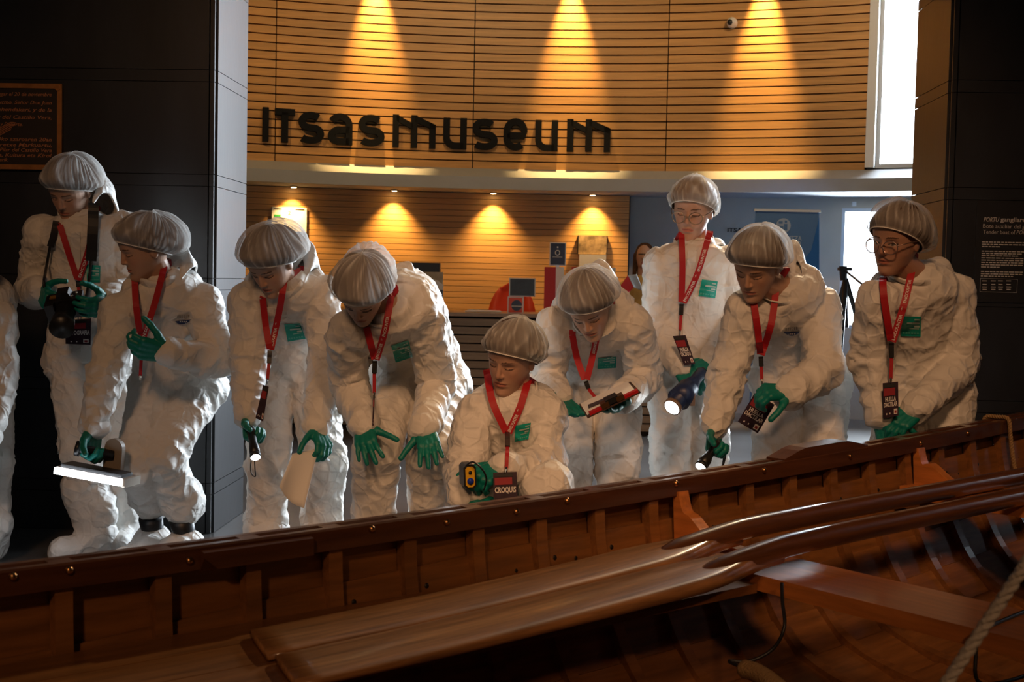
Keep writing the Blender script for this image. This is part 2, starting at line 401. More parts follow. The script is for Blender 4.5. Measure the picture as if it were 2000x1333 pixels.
# steel-clad pillars
SD = Vector((.045, 1, 0)).normalized(); FD = Vector((1, -.045, 0)).normalized(); ZU = Vector((0, 0, 1))
def pillar(num, corner, sgn, width, depth, seams, label):
    """corner = front corner next to the opening, sgn = direction of the front face from it (-1 left, +1 right)"""
    fx = FD * sgn; c = Vector(corner)
    ctr = c + fx * (width / 2) + SD * (depth / 2)
    core = struct(MB().box(ctr + ZU * 2.2, (width - .02, depth - .02, 4.42), (fx, SD, ZU)).build('wall_pillar_%d' % num, M_gap))
    zb = [.183 - .473 + .473 * k for k in range(10)]
    rows = []
    for z in zb:
        rows += [(z, z + .051), (z + .054, z + .470)]
    for z0, z1 in rows:
        z0 = max(z0, 0.002); z1 = min(z1, 4.40)
        if z1 - z0 < .01: continue
        h = z1 - z0
        xs = [.022] + seams + [width]
        for a, b in zip(xs[:-1], xs[1:]):
            MB().box(c + fx * ((a + b) / 2) + ZU * (z0 + h / 2) - SD * .001, (b - a - .005, .016, h), (fx, SD, ZU)).build('plate', M_steel, core)
        MB().box(c + fx * .009 + ZU * (z0 + h / 2), (.020, .014, h), (fx, SD, ZU)).build('corner_plate', M_steel, core)
        MB().box(c + SD * (depth / 2 + .01) + ZU * (z0 + h / 2) - fx * .001, (.016, depth - .03, h), (fx, SD, ZU)).build('side_plate', M_steel, core)
    return core
C1 = onz(411, 1043, 0)
pillar(1, C1, -1, 1.7, .55, [1.0], '')
C2 = Vector((0, 0, 0)); dd = C1.y - .045 * (2.0 - C1.x); C2 = Vector(((1848 - 1000 - 7) * dd / F, dd, 0))
pillar(2, C2, 1, 3.0, .57, [.62, 1.7], '')
# ---------------------------------------------------------------- museum sign: eleven letters on the drum wall
def arcp(cx, cy, rx, ry, a0, a1, n=14): return [(cx + rx * math.cos(R_(a0 + (a1 - a0) * i / n)), cy + ry * math.sin(R_(a0 + (a1 - a0) * i / n))) for i in range(n + 1)]
W_ = .21
def glyph(ch):
    """strokes in a box of height 1; returns list of (polyline or polygon, kind)"""
    h = W_ / 2
    if ch == 'i': return [([(h, 0), (h, 1)], 's')], W_
    if ch == 't': return [([(0, 1 - h), (.62, 1 - h)], 's'), ([(.31, 0), (.31, 1 - h)], 's')], .62
    if ch == 's':
        p = arcp(.36, .715, .27, .18, 35, 175, 10) + arcp(.33, .70, .24, .20, 180, 250, 5) + [(.36, .5)] + arcp(.43, .30, .24, .20, 70, 0, 5) + arcp(.36, .285, .31, .18, -5, -145, 10)
        return [(p, 's')], .75
    if ch == 'a':
        return [(arcp(.36, .62, .28, .275, 150, 0, 12) + [(.64, .0)], 's'), (arcp(.36, .29, .26, .185, 90, 270, 14) + [(.64, .105)], 's'), ([(.36, .475), (.64, .475)], 's')], .75
    if ch == 'u': return [([(h, 1), (h, .4)] + arcp(.37, .37, .265, .265, 180, 270, 8) + [(.64, .105)], 's'), ([(.64, 1), (.64, 0)], 's')], .75
    if ch == 'e': return [([(.12, .46), (.62, .46)] + arcp(.37, .6, .265, .295, 0, 180, 14) + [(.105, .4)] + arcp(.37, .37, .265, .265, 180, 315, 10), 's')], .75
    if ch == 'm':
        q = .17
        return [([(0, 0), (q, 0), (q, 1), (0, 1)], 'p'), ([(.5, 0), (.5 + q, 0), (.5 + q, 1), (.5, 1)], 'p'), ([(1.0, 0), (1 + q, 0), (1 + q, .72), (1.0, .80)], 'p'),
                ([(.1, .80), (.55, .56), (.55, .74), (.1, 1)], 'p'), ([(.6, .80), (1.17, .54), (1.17, .72), (.6, 1)], 'p')], 1.17
sa = lambda px: math.degrees(math.asin(1)) if False else None
def ang_of(px, r=RW):
    lo, hi = -60, 60
    for _ in range(40):
        m = (lo + hi) / 2; p = drum(m, r, 2.5); q = RM.transposed() @ (p - CAM); x = 1000 + F * q.x / -q.z
        if x < px: lo = m
        else: hi = m
    return lo
def z_on(px, py, r=RW):
    p = drum(ang_of(px, r), r, 0); return at(px, py, p.y).z
sign = thing('museum_sign', drum(0, RW - .03, 2.38), 'large black raised lettering reading ITSASMUSEUM across the curved slatted timber wall', 'sign')
H_ = z_on(850, 228) - z_on(850, 291)
ZS = z_on(850, 291)
pxs = [('i', 513, 525), ('t', 537, 576), ('s', 584, 632), ('a', 641, 689), ('s', 701, 750), ('m', 767, 851), ('u', 866, 912), ('s', 923, 971), ('e', 983, 1031), ('u', 1045, 1090), ('m', 1107, 1192)]
for ch, x0, x1 in pxs:
    a0, a1 = ang_of(x0, RW - .05), ang_of(x1, RW - .05)
    st, gw = glyph(ch); am = (a0 + a1) / 2; wm = R_(a1 - a0) * (RW - .05)
    o = drum(am, RW - .002, ZS); ux = Vector((math.cos(R_(am)), -math.sin(R_(am)), 0)); sx = wm / gw
    mb = MB()
    hh = H_ * (1.02 if ch in 'it' else (.96 if ch in 'sau' else 1.0))
    for p, k in st:
        p = [((x - gw / 2) * sx, y * hh) for x, y in p]
        if k == 's':
            mb.strip(p, W_ * min(sx, H_) * .98, o, ux, ZU, .055)
        else: mb.prism(p, o, ux, ZU, .055)
    mb.build('letter', M_letter, sign)
# ---------------------------------------------------------------- lamps on the wall and in the soffit
LW = (1.0, .60, .20)
def wall_lamp(px, where):
    a = ang_of(px); p = drum(a, RW - .13, 4.15)
    t = thing('wall_spotlight', p, 'small black spotlight high on the slatted wall, ' + where, 'lamp', 'spotlights high on the slatted wall')
    MB().tube([p + Vector((0, 0, .14)), p + Vector((0, 0, .012))], .035, 14).build('housing', M_black, t, True)
    q = drum(a, RW, 4.23); MB().tube([p + Vector((0, 0, .08)), q], .012, 8).build('bracket', M_black, t)
    MB().tube([p + Vector((0, 0, .014)), p + Vector((0, 0, .008))], .03, 14).build('lens', mat('lamp_lens', (1, .8, .5), emit=(1, .7, .3), estr=30), t)
    spot('wall_spot_light', p, drum(a, RW + .02, 2.6), 560, LW, 36, 1., .02)
for px, wh in ((730, 'over the first S of the lettering'), (1110, 'over the last M of the lettering'), (1485, 'beside the security camera')): wall_lamp(px, wh)
def soffit_lamp(px, where):
    a = ang_of(px, 7.49); p = drum(a, 7.49, 2.012)
    t = thing('downlight', p - ZU * .012, 'recessed round downlight in the soffit above ' + where, 'lamp', 'downlights in the soffit')
    MB().tube([p + ZU * .003, p - ZU * .010], [.036, .032], 16).build('ring', M_metal, t, True)
    MB().tube([p - ZU * .0105, p - ZU * .012], .024, 14).build('lens', MATS['lamp_lens'], t)
    spot('downlight_light', p - ZU * .02, drum(a, 7.6, 1.0), 62, LW, 92, 1., .02)
for px, wh in ((575, 'the white notice board'), (772, 'the black box display'), (966, 'the orange chair'), (1160, 'the sepia photograph')): soffit_lamp(px, wh)
# ---------------------------------------------------------------- dome camera on the slats
a = ang_of(1424); p = drum(a, RW - .03, z_on(1424, 46))
inw = (Vector((CX, CY, p.z)) - p).normalized()
t = thing('security_camera', p - ZU * .05, 'white round security camera with a dark lens fixed to the slatted timber wall', 'camera')
MB().tube([p - inw * .035, p + inw * .01], [.045, .048], 18).build('base', M_whitep, t, True)
MB().ell(p + inw * .03, (.045, .045, .045)).build('dome', M_whitep, t, True)
MB().ell(p + inw * .058 - ZU * .006 - Vector((.012, 0, 0)), (.026, .024, .026)).build('lens', M_black, t, True)
# ---------------------------------------------------------------- plaque on the left pillar
PN = -SD
pp = C1 - SD * .013
def onp(px, py): return onplane(px, py, pp, SD)
a = onp(123, 165); b = onp(122, 333); W0 = .86; hgt = (a - b).length
o = onp(123, 333)
t = thing('plaque', o - FD * (W0 / 2), 'dark memorial plaque with copper frame and copper lettering on the steel pillar', 'plaque')
def pl(u, v, d=0): return o - FD * u + ZU * v - SD * d
MB().box(pl(W0 / 2, hgt / 2, .004), (W0, .012, hgt), (FD, SD, ZU)).build('panel', M_plaque, t)
fw = .022
for (u, v, w, h) in ((W0 / 2, fw / 2, W0, fw), (W0 / 2, hgt - fw / 2, W0, fw), (fw / 2, hgt / 2, fw, hgt - 2 * fw), (W0 - fw / 2, hgt / 2, fw, hgt - 2 * fw)):
    MB().box(pl(u, v, .011), (w, .012, h), (FD, SD, ZU)).build('frame_bar', M_copper, t)
for u, v in ((.018, hgt - .018), (.018, .018), (W0 - .018, hgt - .018), (W0 - .018, .018)):
    MB().tube([pl(u, v, .01), pl(u, v, .022)], .014, 12).build('frame_stud', M_copper, t)
mb = MB()
for y, s, sx in ((189, 'uvo lugar el 20 de noviembre', 103), (205, 'del Excmo. Señor Don Juan', 103), (219, 'u. Lehendakari, y de la', 103), (234, 'Pilar del Castillo Vera,', 103), (247, 'ra y Deporte.', 46),
               (277, '2003ko azaroaren 20an', 103), (288, 'Iburretxe Markuartu,', 103), (298, ', eta Pilar del Castillo Vera', 103), (308, 'untza, Kultura eta Kirol', 103), (316, 'arik.', 18)):
    q = onp(sx, y) - SD * .0115
    if y == 277: mb.build('lettering', M_cotext, t); mb = MB()
    text_plane(mb, s, q, FD, ZU, .0165, (.30 if sx > 50 else None), 'r', shear=.25, bold=.012)
mb.build('lettering', M_cotext, t)
for k in range(5):
    p0 = [onp(-14, 254 + k * 3.0) - SD * .0115] + [onp(-14 + 48 * s_, 251 + k * 3.4 - 9 * (s_ ** 2) * (3 - 2 * s_) + 3 * math.sin(s_ * 6)) - SD * .0115 for s_ in (.25, .5, .75, 1 - k * .06)]
    MB().tube(bez(p0, 5), .0024, 6).build('wave_line', M_cotext, t)
# ---------------------------------------------------------------- boat caption on the right pillar
pp2 = C2 - SD * .012
def onq(px, py): return onplane(px, py, pp2, SD)
t = thing('caption_panel', onq(1990, 590), 'black caption panel with white text about the boat on the steel pillar', 'sign')
p0 = onq(1900, 590); p1 = onq(1905, 395)
hh = (p1 - p0).z; MB().box(p0 + FD * .30 + ZU * hh / 2, (.60, .010, hh), (FD, SD, ZU)).build('panel', M_black, t)
mb = MB()
def qtext(px, py, s, h, w=None, sh=0, bo=0.): text_plane(mb, s, onq(px, py) - SD * .007, FD, ZU, h, w, 'l', sh, bo)
qtext(1920, 433, 'PORTU', .019, .068, .25, .02); qtext(1953, 433, 'gangilaren', .019, .125, 0, .02)
qtext(1919, 445.5, 'Bote auxiliar del galeón', .018, .235); qtext(1919, 457, 'Tender boat of', .018, .14); qtext(1984, 458, 'PORTU', .018, .07, .25)
mb.build('title_lettering', M_cream, t); mb = MB()
y = 473
for grp, cnt in ((0, 3), (1, 8), (2, 3)):
    for k in range(cnt):
        w = [.31, .315, .12, .28, .285, .25, .30, .305, .305, .29, .13, .29, .27, .23][k + (0, 3, 11)[grp]] * .62
        q = onq(1917 - (y - 473) * .035, y) - SD * .0065
        x = 0
        while x < w:
            ww = random.uniform(.008, .022); mb.box(q + FD * (x + ww / 2), (ww, .001, .0045), (FD, SD, ZU)); x += ww + .004
        y += 4.4
    y += 4.6
    mb.build('paragraph', M_cream, t); mb = MB()
for k in range(4):
    for c, u in enumerate((1917, 1934, 1948, 1964)):
        mb.box(onq(u + 5, 549 + k * 4.9 + (2 if k else 0)) - SD * .0065, (.021 - .003 * (k % 2), .001, .0045), (FD, SD, ZU))
mb.build('table_text', M_cream, t)
mb = MB()
for (xa, ya, xb, yb) in ((1914, 544, 1986, 546), (1913, 570, 1985, 572), (1914, 544, 1913, 570), (1986, 546, 1985, 572)):
    mb.tube([onq(xa, ya) - SD * .0065, onq(xb, yb) - SD * .0065], .0007, 4)
mb.build('table_rule', M_cream, t)
# ================================================================= THE BOAT
BU = Vector((.773, .635, 0)).normalized(); BW = Vector((BU.y, -BU.x, 0)); BP0 = Vector((0, 3.05, 0))
_zc = np.polyfit([-1.207, -.857, -.432, .011, .552, 1.359, 2.447], [.656, .651, .650, .658, .672, .702, .747], 2)
def zg(t): return float(np.polyval(_zc, max(min(t, 4.3), -2.2)))
HB = .775
def hb(t):
    if t > 2.3: return HB * max(.04, 1 - ((t - 2.3) / 2.1) ** 2)
    if t < -1.3: return HB * (1 - .28 * ((-1.3 - t) / .9) ** 2)
    return HB
def B(t, v, z):
    k = hb(t) / HB
    return BP0 + BU * t + BW * (HB - (HB - v) * k) + ZU * z
T0, T1 = -2.2, 4.28
boat = thing('rowing_boat', B(.9, HB, 0), 'varnished mahogany rowing boat with open ribs and brass rivets filling the foreground', 'boat')
def gap1(t): return float(np.interp(t, [-2.2, -1.1, -.56, 0, 1, 2.4, 4.3], [.20, .178, .142, .122, .124, .10, .10]))
def prof(t, k):
    """inside surface of strake edges, k = 0 (rail) .. 7 (keel)"""
    g = gap1(t)
    return [(0, -.012), (.004, -g), (.028, -g - .10), (.07, -g - .205), (.135, -g - .31), (.235, -g - .395), (.42, -g - .445), (.765, -g - .47)][k]
def ts(a, b, n): return [a + (b - a) * i / n for i in range(n + 1)]
TT = ts(T0, T1, 44)
for side in (0, 1):
    mv = (lambda v: v) if side == 0 else (lambda v: 2 * HB - v)
    sg = 1 if side == 0 else -1
    for k in range(7):
        rr = []
        for t in TT:
            (v0, d0), (v1, d1) = prof(t, k), prof(t, k + 1); z = zg(t)
            off = -.014 if k == 0 else 0          # each lower strake laps inside the one above
            top = .010 if k else 0
            rr.append([B(t, mv(v0 + off + (.0 if k == 0 else .002)), z + d0 + top), B(t, mv(v1 + off), z + d1), B(t, mv(v1 + off - .013), z + d1 - .004), B(t, mv(v0 + off - .013), z + d0 + top - .002)])
        MB().rings(rr if side == 0 else [r[::-1] for r in rr]).build('hull_plank', M_boat, boat, False)
    # gunwale: outwale, inwale and spacer blocks
    for (va, vb, zt, zb, nm) in ((-.040, -.014, 0, -.05, 'outwale'), (.012, .036, .002, -.046, 'inwale')):
        rr = []
        for t in TT:
            z = zg(t); e = .004
            rr.append([B(t, mv(va), z + zb), B(t, mv(vb), z + zb), B(t, mv(vb), z + zt - e), B(t, mv(vb - e * (1 if side == 0 else 1)), z + zt), B(t, mv(va + e), z + zt), B(t, mv(va), z + zt - e)])
        MB().rings(rr if side == 0 else [r[::-1] for r in rr]).build(nm, M_rail, boat)
    rr = [[B(t, mv(-.016), zg(t) - .030), B(t, mv(.0135), zg(t) - .030), B(t, mv(.0135), zg(t) - .006), B(t, mv(-.016), zg(t) - .006)] for t in ts(T0, .5, 20)]
    MB().rings(rr if side == 0 else [r[::-1] for r in rr]).build('gunwale_filler', M_rail, boat)
RT = [-1.098 + .1975 * k for k in range(-5, 26)]
for i, t in enumerate(RT):
    if not (T0 + .05 < t < 4.1): continue
    for side in (0, 1):
        mv = (lambda v: v) if side == 0 else (lambda v: 2 * HB - v)
        P = []
        pts = [prof(t, k) for k in range(8)]; pts[0] = (-.004, -.010)
        path = bez([Vector((v, d, 0)) for v, d in pts], 3)
        hw = .017; rr = []
        for j, q in enumerate(path):
            n_ = path[min(j + 1, len(path) - 1)] - path[max(j - 1, 0)]; nrm = Vector((-n_.y, n_.x, 0)).normalized()
            a = q + nrm * (-.002); b = q + nrm * .027; z = zg(t)
            rr.append([B(t - hw, mv(a.x), z + a.y), B(t + hw, mv(a.x), z + a.y), B(t + hw, mv(b.x), z + b.y), B(t - hw, mv(b.x), z + b.y)])
        MB().rings(rr if side == 1 else [r[::-1] for r in rr]).build('rib', M_boat, boat)
    MB().box(B(t, -.001, zg(t) - .022), (.045, .030, .044), (BU, BW, ZU)).build('spacer_block', M_rail, boat)
# rivets on the inwale and screws at the rib feet
def onv(px, py, v):
    p = B(0, v, 0); return onplane(px, py, p, BW)
for px, py in ((25, 1127), (135, 1115), (370, 1096), (480, 1084), (545, 1073), (726, 1034), (872, 1021), (1008, 1000), (1107, 979), (1320, 945), (1492, 919), (1660, 892), (1798, 866), (1890, 847)):
    p = onv(px, py, .036)
    MB().ell(p, (.0085, .0085, .0085), None, 10, 6).build('rivet', M_brass, boat, True)
for i, t in enumerate(RT):
    if not -1.4 < t < 2.4: continue
    for k, (dt, dz) in enumerate(((0, -.06), (.055, -.035), (.125, -.045))):
        if (i + k) % 3 == 2 and k: continue
        v0 = .006 + (.022 if k == 0 else 0)
        p = B(t + dt, v0 + .012 * (-dz) / .085 + .003, zg(t) - gap1(t) + dz)
        MB().ell(p, (.0075, .004, .0075), (BU, BW, ZU), 8, 5).build('screw', M_iron, boat, True)
# scarf pad inside the rail and rowlock pad on top of it
def railpoint(px, v=.036):
    lo, hi = -1.6, 3.0
    for _ in range(40):
        m = (lo + hi) / 2; p = B(m, v, zg(m)); q = RM.transposed() @ (p - CAM)
        if 1000 + F * q.x / -q.z < px: lo = m
        else: hi = m
    return lo
ta, tb = railpoint(392), railpoint(606)
rr = [[B(t, .034, zg(t) - .050), B(t, .052, zg(t) - (.046 if ta + .03 < t else .02)), B(t, .052, zg(t) - .010), B(t, .034, zg(t) - .006)] for t in ts(ta, tb, 8)]
MB().rings(rr[::-1]).build('rowlock_pad', M_rail, boat)
ta, tb = railpoint(1515, 0), railpoint(1678, 0)
rr = []
for t in ts(ta, tb, 12):
    e = min(1, (t - ta) / .09, (tb - t) / .12 + .1); h = .004 + .026 * max(e, .05)
    rr.append([B(t, -.036, zg(t) - .002), B(t, .034, zg(t) - .002), B(t, .032, zg(t) + h), B(t, -.034, zg(t) + h)])
MB().rings(rr[::-1]).build('rowlock_pad', M_rail, boat)
# side bench, thwarts, knees
ZB = .485
for i in range(3):
    va, vb = .045 + i * .131, .045 + (i + 1) * .131 - .003
    mb = MB(); mb.rings([[B(t, va, ZB - .022), B(t, vb, ZB - .022), B(t, vb, ZB), B(t, va, ZB)] for t in (-1.9, -1.2, -.6, 0, .42)][::-1])
    mb.build('bench_plank', M_boat, boat)
def thwart(ta, tb, z):
    zt = z
    o = MB().box(B((ta + tb) / 2, HB, zt - .019), (tb - ta, 2 * HB - .06, .038), (BU, BW, ZU)).build('thwart', M_thwart, boat)
    for v in (.05, 2 * HB - .05):
        MB().box(B((ta + tb) / 2, v + (.02 if v < HB else -.02), zt - .049), (tb - ta + .1, .05, .024), (BU, BW, ZU)).build('thwart_riser', M_boat, boat)
thwart(.425, .655, .505); thwart(1.62, 1.85, .56)
def knee(t, zt, h, ln):
    z0, z1 = zt, zg(t) - .035
    outer = []
    pts = bez([Vector((.040, z1, 0)), Vector((.058, z1 - .05, 0)), Vector((.085, z0 + .07, 0)), Vector((.15, z0 + .028, 0)), Vector((ln, z0 + .012, 0))], 5)
    poly = [(.022, z1)] + [(p.x, p.y) for p in pts] + [(ln, z0 - .002), (.03, z0 - .002)]
    V = []; n = len(poly)
    for s in (-.02, .02): V += [B(t + s, v, z) for v, z in poly]
    mb = MB(); mb.add(V, [tuple(range(n)), tuple(range(2 * n - 1, n - 1, -1))] + [(i, i + n, (i + 1) % n + n, (i + 1) % n) for i in range(n)])
    mb.build('knee', M_thwart, boat)
knee(railpoint(1335, .04), .505, .15, .26); knee(railpoint(1800, .04), .56, .15, .205)
# transom and keel, cradle
MB().prism([(.775 - hb(T0) + .0, zg(T0) - .02), (2 * HB - (.775 - hb(T0)), zg(T0) - .02), (HB + .3, .13), (HB, .07), (HB - .3, .13)], BP0 + BU * (T0 - .012), BW, ZU, -.03).build('transom', M_boat, boat)
MB().box(B(.7, HB, .042), (5.6, .05, .084), (BU, BW, ZU)).build('keel', M_boat, boat)
# ---------------------------------------------------------------- two oars lying on the bench and thwarts
def oar(label, v_in, v_out, v_sh, t_end, t_neck, r, t_st):
    """blade between v_in and v_out from t_end to t_neck, then a round shaft running on to the bow"""
    t = thing('oar', B(t_end, (v_in + v_out) / 2, ZB), label, 'oar', 'pair of oars in the boat')
    vc = (v_in + v_out) / 2; hw = (v_out - v_in) / 2
    rr = []
    L = t_neck - t_end
    for i in range(25):
        s = i / 24; tt = t_end + L * s
        e_ = max(0, (s - .74) / .26); w = hw + (r * .6 - hw) * e_ * e_ * (3 - 2 * e_)
        skew = (.03 * (1 - s)) if s < .1 else 0
        c = vc + (v_sh - vc) * max(0, (s - .35) / .65) ** 1.6
        zc = ZB + .0105 + .0595 * s * s; th = .011 + .013 * s
        ring = []
        for k in range(12):
            a = 2 * math.pi * k / 12; x = math.cos(a); y = math.sin(a)
            x = math.copysign(abs(x) ** .4, x); y = math.copysign(abs(y) ** .7, y)
            ring.append(B(tt - .05 * (x * .5) * (1 if s < .05 else 0), c + w * x, zc + th * y))
        rr.append(ring)
    MB().rings(rr).build('blade', M_oar, t, True)
    # spine that grows out of the blade and becomes the shaft
    P = []; Rr = []
    for i in range(30):
        s = i / 29; tt = t_st + (3.3 - t_st) * s ** 1.6
        P.append(B(tt, v_sh, ZB + .040 + min(1, s * 4) * .036 + .043 * s)); Rr.append(r * math.sqrt(min(1, .04 + (tt - t_st) / .07)))
    MB().tube(P, Rr, 16).build('shaft', M_shaft, t, True)
oar('long oar with broad varnished blade lying beside the boat rail', .147, .318, .255, -.80, .56, .028, .25)
oar('long oar with broad varnished blade lying on the boat bench edge', .322, .494, .452, -.84, .48, .028, .18)
# ---------------------------------------------------------------- ropes
def twisted(pts, r, strands=3, pitch=.05):
    mb = MB(); pts = bez(pts, 16)
    d0 = (pts[1] - pts[0]).normalized(); a = Vector((0, 0, 1)) if abs(d0.z) < .9 else Vector((1, 0, 0)); acc = 0
    paths = [[] for _ in range(strands)]
    for i, p in enumerate(pts):
        if i: acc += (p - pts[i - 1]).length
        d = (pts[min(i + 1, len(pts) - 1)] - pts[max(i - 1, 0)]).normalized(); a = (a - d * a.dot(d)).normalized(); b = d.cross(a)
        for k in range(strands):
            th = 2 * math.pi * (acc / pitch + k / strands); paths[k].append(p + (a * math.cos(th) + b * math.sin(th)) * r * .5)
    for q in paths: mb.tube(q, r * .58, 6)
    return mb
E0 = Vector((.40, 1.62, .46)); pA = at(1850, 1333, 1.643); pB = at(2000, 1108, 1.667); dirr = (pB - pA)
def dense(a, b, n): return [a + (b - a) * i / n for i in range(n + 1)]
top = pA + dirr * ((4.40 - pA.z) / dirr.z)
tag(twisted(dense(pA - dirr * .14, pA + dirr * 3, 14) + dense(pA + dirr * 3.2, top, 10), .0085, 3, .045).build('rope', M_rope, None, True), 'pale grey twisted rope slanting up in front of the boat', 'rope')
c0 = at(1966, 818, 4.5)
tl = railpoint(1966); pr = lambda v, dz: B(tl, v, zg(tl) + dz)
tag(twisted([pr(-.05, -.04), pr(-.046, .002), pr(0, .0085), pr(.042, .004), pr(.052, -.05), pr(.060, -.10), pr(.070, -.15), pr(.084, -.20)], .008, 3, .03).build('rope', M_tanrope, None, True), 'short tan rope tied over the boat rail', 'rope')
def hullz(t, v):
    pts = [prof(t, k) for k in range(8)]; return zg(t) + float(np.interp(v, [p[0] for p in pts], [p[1] for p in pts]))
kp = [at(1446, 1306, 2.75), at(1480, 1316, 2.70), at(1520, 1345, 2.62), at(1560, 1385, 2.55)]
tag(MB().tube(bez(kp, 6), [.006, .016] + [.021] * 17, 12).build('rope_fender', M_tanrope, None, True), 'thick tan braided rope end lying inside the dark hull', 'rope')
tag(MB().tube(bez([at(1527, 1140, 2.9), at(1528, 1175, 2.86), at(1532, 1225, 2.80), at(1510, 1268, 2.8), at(1465, 1292, 2.8), at(1425, 1292, 2.8), at(1446, 1303, 2.77)], 8), .0045, 6).build('cord', M_black, None, True), 'thin black cord hanging from the thwart into the hull', 'cord')
q = [B(.40, 1.02, .508), B(.66, 1.0, .510), B(.668, 1.0, .47), B(.64, 1.04, .40), B(.41, 1.03, .40), B(.398, 1.02, .47), B(.40, 1.02, .508)]
tag(MB().tube(bez(q, 6), .0045, 6).build('cord', M_black, None, True), 'thin black cord looped round the orange thwart', 'cord')
# ================================================================= RECEPTION AREA BEHIND
DZ = 9.9       # counter front distance
cl = at(300, 640, DZ); cr = at(1290, 640, DZ - .1)
ux = (cr - cl); ux.z = 0; CW = ux.length; ux.normalize(); uy = Vector((-ux.y, ux.x, 0)); CH = at(980, 612, DZ).z
cm = Vector(((cl.x + cr.x) / 2, (cl.y + cr.y) / 2, 0))
ct = thing('reception_counter', cm, 'long reception counter with brown horizontal slats in front of the timber wall', 'counter')
M_cslat = mat('counter_slat', (.32, .22, .13), .5, var=.2, vscale=4, stretch=(1, 1, 12), rnd=.08)
MB().box(cm + uy * .36 + ZU * (CH / 2 - .02), (CW, .62, CH - .05), (ux, uy, ZU)).build('carcass', M_gap, ct)
MB().box(cm + uy * .34 + ZU * (CH - .014), (CW + .06, .74, .028), (ux, uy, ZU)).build('worktop', mat('worktop', (.38, .22, .10), .35, var=.15, stretch=(1, 8, 8), coat=.2), ct)
k = 0; z = CH - .045
while z > .06:
    MB().box(cm + uy * .035 + ZU * (z - .03), (CW, .022, .056), (ux, uy, ZU)).build('slat', M_cslat, ct); z -= .067
def cpt(px, py, dy): return at(px, py, DZ + dy)
def oncounter(px, dy):
    p = pz(px, CH, DZ + dy); return p
def card(mb, p0, p1, p2, p3, th=.004):
    P = [Vector(p) for p in (p0, p1, p2, p3)]; n = (P[1] - P[0]).cross(P[3] - P[0]).normalized() * th
    return mb.add(P + [p + n for p in P], [(3, 2, 1, 0), (4, 5, 6, 7), (0, 1, 5, 4), (1, 2, 6, 5), (2, 3, 7, 6), (3, 0, 4, 7)])
# papers on the counter
p = oncounter(945, .12)
o = MB(); card(o, p + Vector((-.15, -.06, .002)), p + Vector((.14, -.05, .002)), p + Vector((.13, .1, .006)), p + Vector((-.12, .1, .008)), .01)
tag(o.build('paper_stack', M_paper), 'low stack of papers lying on the reception counter', 'papers')
# orange shell chair behind the counter
M_or = mat('orange_plastic', (.85, .075, .012), .35)
pc = at(1000, 600, DZ + .98); pc.z = 0
t = thing('office_chair', pc, 'bright orange plastic shell chair behind the reception counter', 'chair')
rr = []
HT = at(1000, 553, DZ + .98).z
for i in range(13):
    s = i / 12; z = .62 + (HT - .62) * s; w = .21 * (1 - .0 * s) * math.sqrt(max(.02, 1 - max(0, s - .45) ** 2 / .31)); yb = .12 + .05 * s
    rr.append([pc + Vector((x * w, yb - .10 * (1 - abs(x)) * 0 + .07 * (1 - x * x) - .0, z)) for x in (-1, -.6, -.2, .2, .6, 1)] + [pc + Vector((x * w, yb + .07 * (1 - x * x) - .022, z)) for x in (1, .6, .2, -.2, -.6, -1)])
MB().rings(rr).build('backrest', M_or, t, True)
MB().box(pc + Vector((0, -.06, .60)), (.42, .40, .03)).build('seat', M_or, t)
MB().tube([pc + ZU * .06, pc + ZU * .59], .025, 10).build('stem', M_metal, t)
for k in range(5):
    a = k * 1.2566; MB().tube([pc + ZU * .09, pc + Vector((.27 * math.cos(a), .27 * math.sin(a), .03))], .018, 8).build('leg', M_black, t)
# printer / till on the back counter at left
def boxpx(name, x0, y0, x1, y1, d, dep, m, parent, th=None):
    a = at(x0, y1, d); b = at(x1, y0, d); return MB().box(((a.x + b.x) / 2, d + dep / 2, (a.z + b.z) / 2), (b.x - a.x, dep, b.z - a.z)).build(name, m, parent)
D2 = DZ + .34
p = pz(823, CH, D2)
t = thing('counter_display', p, 'small display stand with a snowy photo and a black box on top of the counter', 'display')
boxpx('panel', 783, 532, 865, 566, D2, .03, mat('sand_print', (.40, .32, .22), .6, var=.3, vscale=7), t)
o = boxpx('shelf', 783, 566, 865, 583, D2 - .01, .06, mat('slate_shelf', (.10, .12, .15), .6), t)
ms = MB(); ms.prism([(0, 0), (.24, 0), (.24, .04), (.2, .075), (.14, .09), (.09, .075), (.04, .045), (0, .03)], at(798, 565, D2 - .012), Vector((1.18, 0, 0)), ZU, .008); ms.build('snow_print', M_white, t)
boxpx('black_box', 780, 514, 859, 534, D2 + .02, .16, M_black, t)
a = at(861, 583, D2); MB().box((a.x - .01, D2 + .02, (a.z + CH) / 2), (.012, .012, a.z - CH)).build('leg', M_black, t)
a = at(790, 583, D2); MB().box((a.x, D2 + .02, (a.z + CH) / 2), (.012, .012, a.z - CH)).build('leg', M_black, t)
